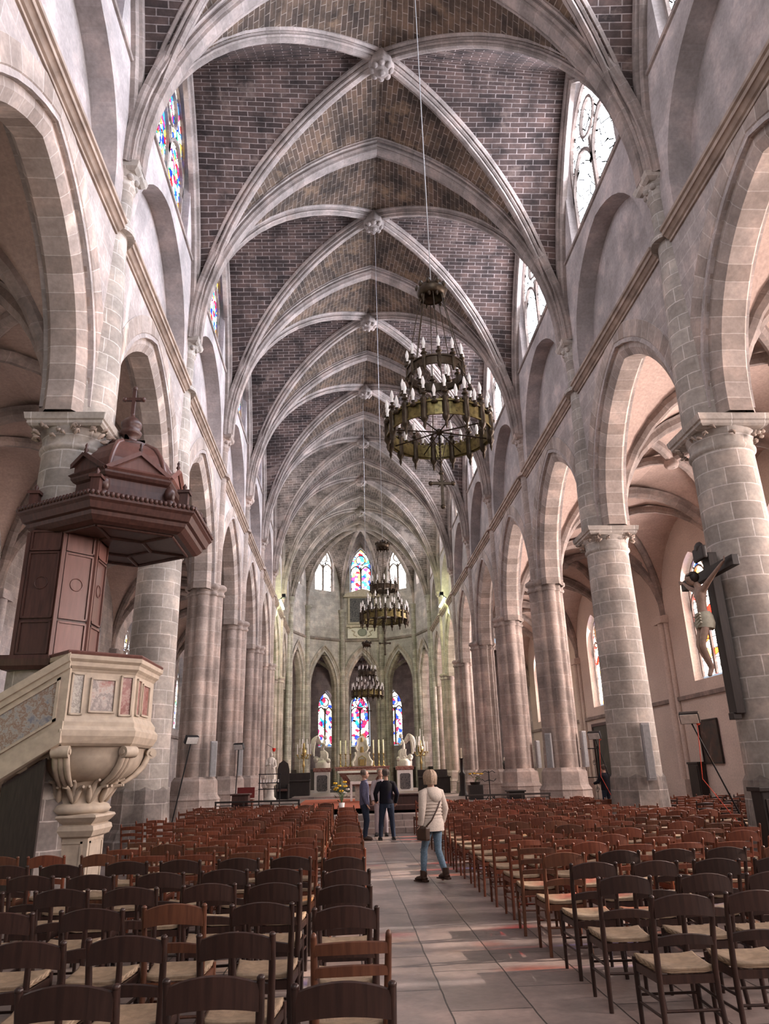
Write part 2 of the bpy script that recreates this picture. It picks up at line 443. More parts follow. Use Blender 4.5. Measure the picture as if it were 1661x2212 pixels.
# ---- vault webs
def patch(mb, C, D, W, nv=4, mat=0):
    """ruled web between two half arcs given as point lists springing from one corner"""
    n = len(C); vs, fs, uv = [], [], []; s = 0; S = [0]
    for i in range(1, n):
        s += (Vector(C[i])-Vector(C[i-1])).length; S.append(s)
    dr = Vector((D[-1][0]-C[-1][0], D[-1][1]-C[-1][1], 0)).normalized()
    for i in range(n):
        a, b = Vector(C[i]), Vector(D[i])
        for j in range(nv+1): vs.append(tuple(a.lerp(b, j/nv)))
    for i in range(n-1):
        for j in range(nv):
            q = (i*(nv+1)+j, i*(nv+1)+j+1, (i+1)*(nv+1)+j+1, (i+1)*(nv+1)+j)
            fs.append(q); L = [Vector(vs[k]).dot(dr) for k in q]
            uv.append([(W+L[0], S[i]), (W+L[1], S[i]), (W+L[2], S[i+1]), (W+L[3], S[i+1])])
    mb.add(vs, fs, uv, mat, True)

def half_arc(P, Q, zs, h, n):
    """half arch from P up to the crown over Q, sampled at matching fractions of its height"""
    a = hypot(Q[0]-P[0], Q[1]-P[1]); c = (h*h-a*a)/(2*a); R = a+c; out = []
    for k in range(n+1):
        z = h*sin(pi/2*k/n)
        u = c-sqrt(max(0, R*R-z*z)) if c >= 0 or k < n else 0
        if k == n: u = 0
        out.append((Q[0]+(P[0]-Q[0])*(-u)/a, Q[1]+(P[1]-Q[1])*(-u)/a, zs+z))
    return out

def vault(mb, x0, x1, y0, y1, zs, h, hx, hy, n=12, mats=(0, 0)):
    xc, yc = (x0+x1)/2, (y0+y1)/2
    k = 0
    for cx in (x0, x1):
        for cy in (y0, y1):
            D = half_arc((cx, cy), (xc, yc), zs, h, n)
            patch(mb, D, half_arc((cx, cy), (xc, cy), zs, hx, n), k*.37, 4, mats[0])
            patch(mb, D, half_arc((cx, cy), (cx, yc), zs, hy, n), k*.37+.2, 4, mats[1]); k += 1

def FX(xc, y, sgn=1): return lambda u, z, d: (xc+u, y+d, z)
def FS(s, x0, yc): return lambda u, z, d: (s*(x0+d), yc+u, z)
def FD(xc, yc, dx, dy):
    L = hypot(dx, dy); dx /= L; dy /= L
    return lambda u, z, d: (xc+dx*u-dy*d, yc+dy*u+dx*d, z)

P_TR = [(-.40,.36),(-.40,.27),(-.35,.22),(-.36,.15),(-.30,.15),(-.26,.20),(-.22,.19),(-.24,.10),(-.20,.05),(-.15,.07),(-.13,0),(.13,0),(.15,.07),(.20,.05),(.24,.10),(.22,.19),(.26,.20),(.30,.15),(.36,.15),(.35,.22),(.40,.27),(.40,.36)]
P_DG = [(-.23,.34),(-.23,.22),(-.18,.17),(-.13,.20),(-.12,.13),(-.15,.08),(-.09,.06),(-.07,.10),(-.05,0),(.05,0),(.07,.10),(.09,.06),(.15,.08),(.12,.13),(.13,.20),(.18,.17),(.23,.22),(.23,.34)]
P_SM = [(-.15,.25),(-.15,.1),(-.06,0),(.06,0),(.15,.1),(.15,.25)]
ORD = ['first','second','third','fourth','fifth','sixth','seventh','eighth','ninth','tenth','eleventh']

ceil = MB()
for i in range(I0, I1):
    y0, y1 = py(i), py(i+1)
    m = (0, 3) if i < 4 else (1, 1)
    m = (2, 0) if i < 5 else (1, 1)
    vault(ceil, -5.45, 5.45, y0, y1, ZV, 7.66, 7.66, 7.25, 14, m)
ceil.box(-6.6, 6.6, -7.2, 57, 22.0, 22.2, 3)  # flat roof slabs added unseen above the vaults to stop sun leaks
for s in (-1, 1):
    ceil.box(min(s*6.3, s*13.3), max(s*6.3, s*13.3), -7.2, 57, 12.0, 12.1, 3)
    for i in range(I0, I1):
        xa, xb = sorted((s*6.5, s*XA))
        vault(ceil, xa, xb, py(i), py(i+1), ZC, 3.72, 3.72, 3.72, 9, (3, 3))
tag(obj('ceiling', ceil, [M['brick'], M['brick_pale'], M['brick_ochre'], M['plaster']]), kind='structure')

for i in range(I0, I1+1):
    r = MB(); sweep_arch(r, FX(0, py(i)), 5.30, 7.4, ZV, P_TR, 16)
    tag(obj('transverse_rib', r, M['rib'], origin=(0, py(i), ZV)), kind='structure')
for i in range(I0, I1):
    yc = (py(i)+py(i+1))/2
    for k, dy in enumerate((BAY, -BAY)):
        r = MB(); F = FD(0, yc, 10.7, dy); a = hypot(5.35, BAY/2)
        sweep_arch(r, F, a, 7.4, ZV, P_DG, 16)
        tag(obj('diagonal_rib', r, M['rib'], origin=(0, yc, ZV)), kind='structure')
    for s in (-1, 1):
        r = MB(); sweep_arch(r, FS(s, 0, yc), 3.02, 7.0, ZV, [(5.66,-.14),(5.52,-.14),(5.47,-.06),(5.52,0),(5.42,.04),(5.40,.12),(5.42,.3)], 12)
        tag(obj('wall_rib', r, M['rib'], origin=(s*5.5, yc, ZV)), kind='structure')
    b = MB()
    prof = [(.08,20.63),(.20,20.65),(.28,20.71),(.34,20.80),(.36,20.92),(.32,21.2),(.25,21.35)]
    b.lathe(prof, 0, yc, 24, fn=lambda t: 1+.07*cos(8*t))
    for k in range(8):
        b.sphere((.26*cos(k*pi/4), yc+.26*sin(k*pi/4), 20.73), .10, 8, 5)
    b.sphere((0, yc, 20.65), .12, 8, 5)
    if i >= 1:
        obj('vault_boss', b, M['rib'], origin=(0, yc, 20.8), label='carved stone boss where ribs cross, %s of those in view along the nave ridge' % ORD[i-1], cat='boss')
    else: tag(obj('rib_crossing', b, M['rib'], origin=(0, yc, 20.8)), kind='structure')
    # aisle ribs
    for s in (-1, 1):
        ax, xc = (XA-6.5)/2, s*(XA+6.5)/2
        r = MB(); sweep_arch(r, FD(xc, py(i), 1, 0), ax-.1, 3.25, ZC, [(-.28,.3)]+[(p*1.2, q) for p, q in P_SM]+[(.28,.3)], 9)
        for dy in (BAY, -BAY):
            sweep_arch(r, FD(xc, yc, 2*ax, dy), hypot(ax, BAY/2)-.1, 3.25, ZC, P_SM, 9)
        r.lathe([(.1,10.98),(.2,11.0),(.24,11.1),(.2,11.35)], xc, yc, 12)
        tag(obj('aisle_rib', r, M['rib'], origin=(xc, yc, ZC)), kind='structure')

# ---- nave walls
P_ARC = [(-.012,.80),(-.02,.79),(-.02,.42),(.0,.40),(.035,.385),(.035,.36),(.02,.33),(.05,.30),(.10,.30),(.10,.17),(.20,.0),(.64,0),(.74,.14),(.80,.30),(.90,.36),(.90,.6)]
for s in (-1, 1):
    w = MB(); up = MB()
    for i in range(I0, I1):
        yc = (py(i)+py(i+1))/2; F = FS(s, XW, yc); H = BAY/2
        panel(w, F, -H, H, ZC, ZSTR, 0, 2.72, ZC, ZC, 3.62, 0, XO-XW)
        # blind triforium recess
        panel(up, F, -H, H, ZSTR-.1, ZSILL, 0, 2.55, ZSTR-.1, 12.75, 2.85, 0, .5, back=False)
        up.quad(F(-H,12,.5), F(H,12,.5), F(H,16.1,.5), F(-H,16.1,.5))
        # clerestory
        panel(up, F, -H, H, ZSILL, 21.6, 0, 1.85, ZSILL+.12, 18.3, 2.15, 0, .30, back=False)
        r = MB(); sweep_arch(r, F, 2.42, 3.30, ZC, P_ARC, 14, leg=.21)
        tag(obj('arcade_arch', r, M['arch'], origin=F(0, ZC, 0)), kind='structure')
        gm = M['g_north'] if s < 0 else M['g_south']
        if i > 4: gm = M['g_apse_l']
        window(F, 0, 1.7, ZSILL+.15, 18.3, 2.0, .26, gm, M['rib'])
    nm = 'left' if s < 0 else 'right'
    tag(obj('wall_' + nm, w, M['wall']), kind='structure')
    tag(obj('wall_%s_upper' % nm, up, M['upper']), kind='structure')
    # string course and sill ledge
    t = MB()
    def mould(pf, ya, yb):
        t.loft([[(s*x, ya, z) for x, z in pf], [(s*x, yb, z) for x, z in pf]], True, True, 0, False)
    for i in range(I0, I1):
        mould([(5.64,11.82),(5.58,11.82),(5.58,11.88),(5.54,11.90),(5.48,11.97),(5.45,11.97),(5.45,12.06),(5.41,12.08),(5.41,12.15),(5.64,12.24)], py(i)+.28, py(i+1)-.28)
    tag(obj('trim_%d' % (1 if s < 0 else 2), t, M['cornice']), kind='structure')
    t = MB()
    mould([(5.64,16.02),(5.57,16.04),(5.55,16.09),(5.57,16.12),(5.64,16.18)], py(I0), py(I1))
    tag(obj('trim_%d' % (3 if s < 0 else 4), t, M['rib']), kind='structure')
    # aisle outer wall
    a = MB()
    for i in range(I0, I1):
        yc = (py(i)+py(i+1))/2; F = FS(s, XA, yc); H = BAY/2
        if s > 0 and i == 4: a.quad(F(-H,0,0), F(H,0,0), F(H,12,0), F(-H,12,0))
        else:
          panel(a, F, -H, H, 0, 12.0, 0, 1.25, 4.85, 8.2, 1.75, 0, .4, back=False)
          window(F, 0, 1.12, 5.0, 8.2, 1.6, .38, M['g_aisle_s'] if s > 0 else M['g_aisle_n'], M['rib'])
        for q in (-.24, 0, .24):
            a.lathe([(.17 if q == 0 else .12, 0), (.17 if q == 0 else .12, 7.9)], s*(XA-.05-(.12 if q == 0 else 0)), py(i)+q, 10)
        a.box(min(s*(XA-.36), s*XA), max(s*(XA-.36), s*XA), py(i)-.42, py(i)+.42, 7.55, 7.85)
        a.box(min(s*(XA-.4), s*XA), max(s*(XA-.4), s*XA), py(i)-.45, py(i)+.45, 0, 1.1)
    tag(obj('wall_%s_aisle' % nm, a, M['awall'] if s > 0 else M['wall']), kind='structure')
    t = MB(); t.box(min(s*(XA-.12), s*XA), max(s*(XA-.12), s*XA), py(I0), py(I1), 4.2, 4.36)
    tag(obj('trim_%d' % (5 if s < 0 else 6), t, M['rib']), kind='structure')

# west wall behind the camera with a large window
w = MB(); F = lambda u, z, d: (u, -7.0-d, z)
panel(w, F, -13.2, 13.2, 0, 22, 0, 3.0, 7.0, 13.5, 4.5, 0, .5, back=False)
tag(obj('wall_back', w, M['wall']), kind='structure')
window(F, 0, 2.9, 7.1, 13.5, 4.3, .4, M['g_west'], M['rib'], 4)

# ---- columns and piers
def shaft_profile(t):
    r = .50
    for k in range(8):
        big = k % 2 == 0
        a = k*pi/4; cx, cr = (.42, .21) if big else (.43, .135)
        d = (t - a + pi) % (2*pi) - pi
        q = cr*cr - (cx*sin(d))**2
        if cos(d) > 0 and q > 0: r = max(r, cx*cos(d)+sqrt(q))
    return r / .6 * .95
def round_column(i, s, label):
    x, y = s*5.95, py(i)
    t = thing('stone_column', label, 'column', (x, y, 0), kind='thing')
    b = MB()
    b.lathe([(.86,0),(.86,.36),(.80,.42),(.76,.55),(.69,.62),(.65,1.42),(.60,1.5)], x, y, 8, smooth=False, a0=pi/8)
    obj('base', b, M['footing'], t)
    b = MB(); b.lathe([(.595,1.4),(.57,4),(.54,7.1)], x, y, 40, cap=False)
    obj('shaft', b, M['column'], t)
    c = MB(); c.lathe([(.54,7.06),(.585,7.10),(.585,7.15),(.55,7.18),(.56,7.32),(.62,7.50)], x, y, 32)
    q = [(-1,-1),(1,-1),(1,1),(-1,1)]
    c.loft([[(x+a*k, y+b_*k, z) for a, b_ in q] for z, k in ((7.46,.60),(7.50,.64),(7.55,.64),(7.57,.67),(7.68,.69))], True, True, 0, False)
    cap_ = obj('capital', c, M['column'], t)
    fo = MB(); rr = random.Random(i*7+s)
    for k in range(60):
        an = rr.uniform(0, 2*pi)
        if s > 0 and abs(sin(2*an)) < .8 and rr.random() < .75: continue
        R = (.585+.10*abs(sin(2*an))**3); z = rr.uniform(7.27, 7.46)
        R += (z-7.3)*.25
        P0 = Vector((x+R*cos(an), y+R*sin(an), z)); d = Vector((cos(an), sin(an), rr.uniform(-.4,.9)))*rr.uniform(.04,.08); q_ = Vector((-sin(an), cos(an), rr.uniform(-.6,.6)))*rr.uniform(.03,.055)
        fo.tube([P0-q_, P0-q_*.3+d*.8, P0+q_*.4+d, P0+q_], [.018,.036,.032,.012], 6)
    obj('foliage', fo, M['cornice'], cap_)
    p = MB()
    p.lathe([(.545,7.68),(.56,8.4),(.56,9.3),(.50,10.2)], x, y, 28, cap=False)
    obj('springer', p, M['column'], t)
    return t
def pier(i, s, label):
    x, y = s*5.97, py(i)
    t = thing('clustered_pier', label, 'pier', (x, y, 0), kind='thing')
    b = MB()
    rings = []
    b.lathe([(.95,0),(.95,.42),(.87,.52),(.83,.98),(.85,1.02),(.79,1.10),(.75,1.16),(.73,1.55),(.64,1.68)], x, y, 8, smooth=False, a0=pi/8)
    obj('base', b, M['pier'], t)
    b = MB(); b.lathe([(.60,1.55),(.60,7.6)], x, y, 96, fn=shaft_profile, cap=False)
    obj('shaft', b, M['pier'], t)
    c = MB(); c.lathe([(.61,7.50),(.66,7.54),(.66,7.60),(.62,7.63),(.64,7.72),(.71,7.76),(.71,7.86),(.64,7.92)], x, y, 96, fn=shaft_profile)
    obj('capital', c, M['pier'], t)
    return t
def vault_shaft(i, s):
    """half shaft climbing the nave wall from the arcade pier to the small vault capital"""
    y = py(i); x1 = s*5.78
    b = MB()
    if i <= 2: b.lathe([(.50,7.7),(.49,9.0),(.42,10.4),(.34,12.0)], s*5.84, y, 24, cap=False)
    else: b.lathe([(.27,7.9),(.27,12.0)], s*5.74, y, 20, cap=False)
    b.lathe([(.33,11.98),(.33,12.10),(.24,12.2),(.215,12.3),(.215,13.12),(.25,13.14),(.25,13.18),(.22,13.22),(.25,13.38),(.31,13.48)], s*5.68, y, 20)
    q = [(-1,-1),(1,-1),(1,1),(-1,1)]
    b.loft([[(s*5.66+a*k, y+c*k, z) for a, c in q] for z, k in ((13.46,.26),(13.52,.33),(13.64,.36))], True, True, 0, False)
    for k in range(5):
        an = pi/2 + (k+.0)*pi/4 if s > 0 else -pi/2 + k*pi/4
        b.sphere((s*5.68+.25*cos(an), y+.25*sin(an), 13.36), .075, 6, 5)
    # springing block that gathers the ribs
    b.loft([[(s*(5.66-k), y-w_, z), (s*(5.66-k), y+w_, z), (s*5.7, y+w_, z), (s*5.7, y-w_, z)] for z, k, w_ in ((13.6,.26,.28),(14.4,.24,.30),(15.2,.1,.32))], True, True, 1, False)
    tag(obj('vault_shaft', b, [M['pier'] if i > 2 else M['column'], M['rib']], origin=(s*5.78, y, 7.9)), kind='structure')

for i in range(I0, I1+1):
    for s in (-1, 1):
        vault_shaft(i, s)
        if i <= 2:
            if i == 1: lab = 'thick round stone column behind the wooden pulpit canopy' if s < 0 else 'thick round stone column that the crucifix hangs on'
            elif i == 2: lab = 'round stone column just beyond the pulpit' if s < 0 else 'round stone column beyond the crucifix with a loudspeaker on it'
            elif i == 0: lab = 'round stone column before the pulpit, on the pulpit side' if s < 0 else 'round stone column before the crucifix, on the crucifix side'
            else: continue
            round_column(i, s, lab)
        else:
            k = ORD[i-3]
            pier(i, s, 'clustered stone pier on the %s, %s counting towards the altar' % (SIDE[s], k))

# ---- apse
AC = (.12, 56.55)
AV = [(-5.55,56.55),(-4.38,59.8),(-1.47,61.85),(1.93,61.85),(4.62,59.8),(5.6,56.55)]
aw = MB(); au = MB()
def facet(P, Q):
    mx, my = (P[0]+Q[0])/2, (P[1]+Q[1])/2; L = hypot(Q[0]-P[0], Q[1]-P[1])
    tx, ty = (Q[0]-P[0])/L, (Q[1]-P[1])/L; nx, ny = -ty, tx
    if nx*(mx-AC[0])+ny*(my-AC[1]) < 0: nx, ny = -nx, -ny
    return L, (lambda u, z, d: (mx+tx*u+nx*d, my+ty*u+ny*d, z))
for k in range(5):
    L, F = facet(AV[k], AV[k+1]); H = L/2
    panel(aw, F, -H, H, .0, 12.3, 0, 1.32, 0, 8.3, 2.95, 0, .9)
    au.quad(F(-H,12.3,0), F(H,12.3,0), F(H,16.4,0), F(-H,16.4,0))
    panel(au, F, -H, H, 16.4, 21.5, 0, .98, 16.45, 18.7, 1.9, 0, .35, back=False)
    window(F, 0, .9, 16.5, 18.7, 1.8, .32, M['g_apse'] if k == 2 else M['g_apse_l'], M['rib'])
    r = MB(); sweep_arch(r, F, 1.14, 2.72, 8.3, [(-.10,.62),(-.12,.5),(-.04,.46),(-.03,.34),(.02,.30),(.03,.2),(.12,.16),(.2,.02),(.3,0),(.6,0),(.9,.2)], 10, leg=8.3)
    tag(obj('apse_arch', r, M['arch'], origin=F(0, 8.3, 0)), kind='structure')
    t = MB()
    t.loft([[F(u, z, d) for d, z in ((0,12.18),(-.10,12.22),(-.14,12.32),(-.10,12.38),(0,12.44))] for u in (-H, H)], True, True, 0, False)
    tag(obj('trim_%d' % (7+k), t, M['rib']), kind='structure')
tag(obj('wall_apse', aw, M['wall']), kind='structure')
tag(obj('wall_apse_upper', au, M['wall']), kind='structure')
BOSS = (.12, 56.9)
ceil2 = MB()
for k in range(6):
    V = AV[k]
    if k in (0, 5): lab = None
    sh = MB(); dx, dy = BOSS[0]-V[0], BOSS[1]-V[1]; l = hypot(dx, dy); dx /= l; dy /= l
    sh.lathe([(.30,.45),(.30,1.2),(.24,1.4),(.22,14.3),(.26,14.34),(.24,14.4),(.3,14.7),(.36,14.72),(.36,14.9)], V[0]+dx*.1, V[1]+dy*.1, 16)
    for q in (-1, 1): sh.lathe([(.16,.45),(.16,12.2)], V[0]-dy*.36*q-dx*.02, V[1]+dx*.36*q-dy*.02, 12, cap=False)
    if 0 < k < 5:
        obj('apse_column', sh, M['column'], origin=(V[0], V[1], .45), cat='column',
            label=['','slender shafted apse column beside the kneeling angel on the pulpit side','slender shafted apse column between altar and angel on the pulpit side','slender shafted apse column between altar and angel on the crucifix side','slender shafted apse column beside the kneeling angel on the crucifix side'][k], kind='thing')
    else: tag(obj('apse_shaft', sh, M['column'], origin=(V[0], V[1], .45)), kind='structure')
    C = half_arc(V, BOSS, 14.9, 6.0, 12)
    r = MB(); mx, my = BOSS
    sweep_arch(r, lambda u, z, d: (mx+dx*u-dy*d, my+dy*u+dx*d, z), l-.1, 5.75, 14.9, P_SM, 12, half=True)
    tag(obj('apse_rib', r, M['rib'], origin=(V[0], V[1], 14.9)), kind='structure')
    for k2 in (k-1, k):
        if 0 <= k2 < 5:
            A, B = AV[k2], AV[k2+1]; mid = ((A[0]+B[0])/2, (A[1]+B[1])/2)
            patch(ceil2, C, half_arc(V, mid, 14.9, 5.9, 12), k*.3, 4)
ceil2.box(-7, 7, 56.4, 63, 22.0, 22.2)
tag(obj('ceiling_apse', ceil2, M['brick_pale']), kind='structure')
b = MB(); b.lathe([(.1,20.5),(.3,20.55),(.36,20.7),(.28,20.95)], BOSS[0], BOSS[1], 16)
obj('vault_boss', b, M['rib'], origin=(BOSS[0], BOSS[1], 20.5), label='carved stone boss above the apse where its ribs meet', cat='boss')
# ambulatory
amb = MB(); ac = MB()
R2 = 12.6
OV = [(-XA,56.5),(-10.6,63.4),(-2.05,68.9),(2.3,68.9),(10.8,63.4),(XA,56.5)]
for k in range(5):
    L, F = facet(OV[k], OV[k+1]); H = L/2
    wu = {1: H-.98, 3: -(H-.98)}.get(k, 0)
    panel(amb, F, -H, H, 0, 11.2, wu, .92, 3.9, 7.2, 1.7, 0, .5, back=False)
    window(F, wu, .82, 4.0, 7.2, 1.55, .45, M['g_amb'], M['rib'])
    r = MB()
    for V, W in ((AV[k], OV[k]),) + (((AV[5], OV[5]),) if k == 4 else ()):
        mx, my = (V[0]+W[0])/2, (V[1]+W[1])/2; a = hypot(V[0]-W[0], V[1]-W[1])/2
        sweep_arch(r, FD(mx, my, W[0]-V[0], W[1]-V[1]), a-.3, 3.0, 7.6, [(-.3,.4)]+P_SM+[(.3,.4)], 9)
    V, V2, W, W2 = AV[k], AV[k+1], OV[k], OV[k+1]
    for (A, B) in ((V, W2), (V2, W)):
        mx, my = (A[0]+B[0])/2, (A[1]+B[1])/2; a = hypot(A[0]-B[0], A[1]-B[1])/2
        sweep_arch(r, FD(mx, my, B[0]-A[0], B[1]-A[1]), a-.25, 3.0, 7.6, P_SM, 9)
    for q in (-.3, 0, .3):
        dx, dy = -(W[0]-AC[0])/R2, -(W[1]-AC[1])/R2
        r.lathe([(.16,0),(.16,7.7)], W[0]+dx*.2-dy*q, W[1]+dy*.2+dx*q, 10, cap=False)
    tag(obj('ambulatory_rib', r, M['rib'], origin=(W[0], W[1], 0)), kind='structure')
    ac.poly([(p[0], p[1], 10.95) for p in (V, V2, W2, W)])
tag(obj('wall_ambulatory', amb, M['wall']), kind='structure')
tag(obj('ceiling_ambulatory', ac, M['brick_pale']), kind='structure')
# ------------------------------------------------------------------ camera, light, render look
cam = bpy.data.cameras.new('camera'); co = bpy.data.objects.new('camera', cam); COL.objects.link(co)
cam.sensor_fit = 'VERTICAL'; cam.sensor_height = 36.0; cam.sensor_width = 27.0
cam.lens = 36.0 * 1562.0 / 2212.0; cam.clip_end = 300
Rm = Matrix(((0.9984942, 0.0065623, -0.0544634), (-0.0490266, -0.3386742, -0.9396255), (-0.0246115, 0.9408810, -0.3378425)))
co.matrix_world = Matrix.Translation((-1.13, 0, 1.7)) @ Rm.to_4x4()
SC.camera = co

def area(name, loc, direction, sx, sy, power, col):
    l = bpy.data.lights.new(name, 'AREA'); l.shape = 'RECTANGLE'; l.size = sx; l.size_y = sy; l.energy = power; l.color = col
    o = bpy.data.objects.new(name, l); COL.objects.link(o); o.location = loc
    o.rotation_euler = Vector(direction).to_track_quat('-Z', 'Y').to_euler(); return o
sun = bpy.data.lights.new('sun', 'SUN'); sun.energy = 7; sun.angle = .012; sun.color = (1, .93, .85)
so = bpy.data.objects.new('sun', sun); COL.objects.link(so)
so.rotation_euler = Vector((-.86, -.04, -.50)).to_track_quat('-Z', 'Y').to_euler()

w = bpy.data.worlds.new('sky'); SC.world = w; w.use_nodes = True
bg = w.node_tree.nodes.get('Background'); bg.inputs[0].default_value = (.75, .85, 1, 1); bg.inputs[1].default_value = .6

SC.view_settings.view_transform = 'Standard'; SC.view_settings.look = 'None'
SC.view_settings.gamma = 1; SC.view_settings.use_curve_mapping = False
SC.view_settings.exposure = 0.25
cy = SC.cycles
cy.max_bounces = 6; cy.diffuse_bounces = 5; cy.glossy_bounces = 2; cy.transmission_bounces = 2; cy.transparent_max_bounces = 6
cy.caustics_reflective = False; cy.caustics_refractive = False
cy.sample_clamp_indirect = 4.0; cy.sample_clamp_direct = 0
cy.use_denoising = True
try: cy.denoiser = 'OPENIMAGEDENOISE'; cy.denoising_input_passes = 'RGB_ALBEDO_NORMAL'; cy.denoising_prefilter = 'ACCURATE'
except Exception: pass
cy.use_adaptive_sampling = True; cy.adaptive_threshold = .045
cy.use_light_tree = True
# fluorescent fittings on the string course that wash the choir in a yellow-green light
for s in (-1, 1):
    area('choir_lamp', (s*5.15, 46.6, 12.5), (-s*.55, .75, -.45), .3, 2.6, 240, (.80, 1, .45))
pl = bpy.data.lights.new('aisle_lamp', 'POINT'); pl.energy = 60; pl.color = (.75, 1, .45); pl.shadow_soft_size = .2
po = bpy.data.objects.new('aisle_lamp', pl); COL.objects.link(po); po.location = (-9.2, 7.5, 2.2)

# daylight entering through each window
def daylight(x, y, z, d, w, h, power, col, spread=2.3):
    o = area('window_daylight', (x, y, z), d, w, h, power, col)
    o.data.spread = spread; o.visible_camera = False
for i in range(I0, I1):
    yc = (py(i)+py(i+1))/2
    daylight(5.70, yc, 18.1, (-1, 0, 0), 3.0, 3.8, 800 if i < 5 else 380, (.80, .86, 1))
    daylight(-5.70, yc, 18.1, (1, 0, 0), 3.0, 3.8, 110, (.85, .9, 1))
    if i != 4: daylight(13.2, yc, 7.1, (-1, 0, 0), 2.0, 4.2, 680, (1, .85, .79))
for k in range(5):
    L, F = facet(AV[k], AV[k+1]); p = F(0, 18.2, .16); q = F(0, 18.2, -1)
    daylight(p[0], p[1], p[2], (q[0]-p[0], q[1]-p[1], 0), 1.5, 3.2, 35, (1, .95, .98))
daylight(0, -6.5, 12.2, (0, 1, -.25), 5.4, 9.0, 430, (.92, .95, 1), 2.6)
# ------------------------------------------------------------------ pulpit
def offset_poly(P, k):
    cx = sum(p[0] for p in P)/len(P); cy = sum(p[1] for p in P)/len(P)
    out = []
    for x, y in P:
        l = hypot(x-cx, y-cy); out.append((x+(x-cx)/l*k, y+(y-cy)/l*k))
    return out
def stack(mb, P, st, mat=0):
    mb.loft([[(x, y, z) for x, y in offset_poly(P, k)] for z, k in st], True, True, mat, False)
def face_panel(mb, A, B, u0, u1, z0, z1, out, th, mat=0, skew=0.0):
    """raised panel on the vertical face A-B (xy), between fractions u0..u1; skew tilts z along the face"""
    dx, dy = B[0]-A[0], B[1]-A[1]; L = hypot(dx, dy); nx, ny = dy/L, -dx/L
    def p(u, z, o): return (A[0]+dx*u+nx*o, A[1]+dy*u+ny*o, z+skew*(u-u0))
    a = [p(u0,z0,out-th), p(u1,z0,out-th), p(u1,z1,out-th), p(u0,z1,out-th)]
    b = [p(u0,z0,out), p(u1,z0,out), p(u1,z1,out), p(u0,z1,out)]
    mb.add(a+b, [(4,5,6,7),(0,1,5,4),(1,2,6,5),(2,3,7,6),(3,0,4,7)], None, mat)
def frame_on(mb, A, B, u0, u1, z0, z1, out, th, w, mat=0, skew=0.0):
    L = hypot(B[0]-A[0], B[1]-A[1]); q = w/L
    face_panel(mb, A, B, u0, u0+q, z0, z1, out, th, mat, 0) if not skew else face_panel(mb, A, B, u0, u0+q, z0, z1, out, th, mat, skew)
    for (a, b, c, d) in ((u1-q, u1, z0, z1), (u0, u1, z0, z0+w), (u0, u1, z1-w, z1)):
        face_panel(mb, A, B, a, b, c+skew*(a-u0), d+skew*(a-u0), out, th, mat, skew)

PU = thing('pulpit', 'stone pulpit with marble panels and a carved wooden canopy on the column', 'pulpit', (-5.2, 12.3, 0))
TP = [(-5.70,11.62),(-5.22,11.1),(-4.42,11.75),(-4.42,12.95),(-5.22,13.6),(-5.95,13.6)]
b = MB(); PC = (-5.32, 12.25)
sq = lambda r: [(PC[0]-r, PC[1]-r), (PC[0]+r, PC[1]-r), (PC[0]+r, PC[1]+r), (PC[0]-r, PC[1]+r)]
stack(b, sq(.37), [(0,.06),(.12,.06),(.14,0),(.90,0)])
stack(b, sq(.37), [(.88,.0),(.91,.08),(.99,.13),(1.05,.11),(1.07,.04),(1.11,.10),(1.17,.17),(1.20,.15),(1.22,.05)])
frame_on(b, sq(.37)[0], sq(.37)[1], .1, .9, .20, .84, .015, .02, .03)
frame_on(b, sq(.37)[1], sq(.37)[2], .1, .9, .20, .84, .015, .02, .03)
obj('pedestal', b, M['cream'], PU)
b = MB()
b.lathe([(.36,1.20),(.48,1.22),(.53,1.28),(.49,1.34),(.42,1.37),(.44,1.46),(.50,1.58),(.60,1.70)], PC[0], PC[1], 24)
cb = obj('corbel', b, M['cream'], PU)
b = MB()
for k in range(10):     # acanthus leaves
    an = -pi*.75 + k*pi*1.5/9
    ca, sa = cos(an), sin(an)
    for q, s_ in ((-.10,.75), (0,1), (.10,.75)):
        pts = []
        for t_ in range(7):
            f_ = t_/6; r = .44+.20*f_**1.5+(.06 if t_ == 6 else 0)
            pts.append((PC[0]+r*cos(an+q*f_*2), PC[1]+r*sin(an+q*f_*2), 1.37+.36*f_*s_-(.04 if t_ == 6 else 0)))
        b.tube(pts, [.02,.045,.05,.045,.04,.03,.02], 6)
obj('acanthus', b, M['cream'], cb)
TC = (sum(p[0] for p in TP)/6, sum(p[1] for p in TP)/6)
b = MB()
def bowl(st):
    b.loft([[(PC[0]+(p[0]-PC[0])*k, PC[1]+(p[1]-PC[1])*k, z) for p in TP] for z, k in st], True, True, 0, True)
bowl([(1.66,.56),(1.70,.68),(1.78,.79),(1.88,.87),(2.02,.92),(2.14,.93),(2.18,.97)])
bw_ = obj('bowl', b, M['cream'], PU)
for V in (TP[1], TP[2], TP[3]):
    b = MB(); dx, dy = V[0]-PC[0], V[1]-PC[1]; l = hypot(dx, dy); dx /= l; dy /= l
    P = lambda r, z, w_=0: (PC[0]+dx*r-dy*w_, PC[1]+dy*r+dx*w_, z)
    for w_ in (-.075, 0, .075):
        b.tube([P(l*.58,1.62,w_), P(l*.76,1.74,w_), P(l*.88,1.88,w_), P(l*.95,2.04,w_), P(l*.97,2.14,w_)], [.03,.045,.05,.05,.045], 7)
    b.tube([P(l*.98,2.08,-.12), P(l*.98,2.08,.12)], .085, 14)
    b.tube([P(l*.98,2.08,-.14), P(l*.98,2.08,.14)], .04, 10)
    obj('scroll', b, M['cream'], bw_)
b = MB()
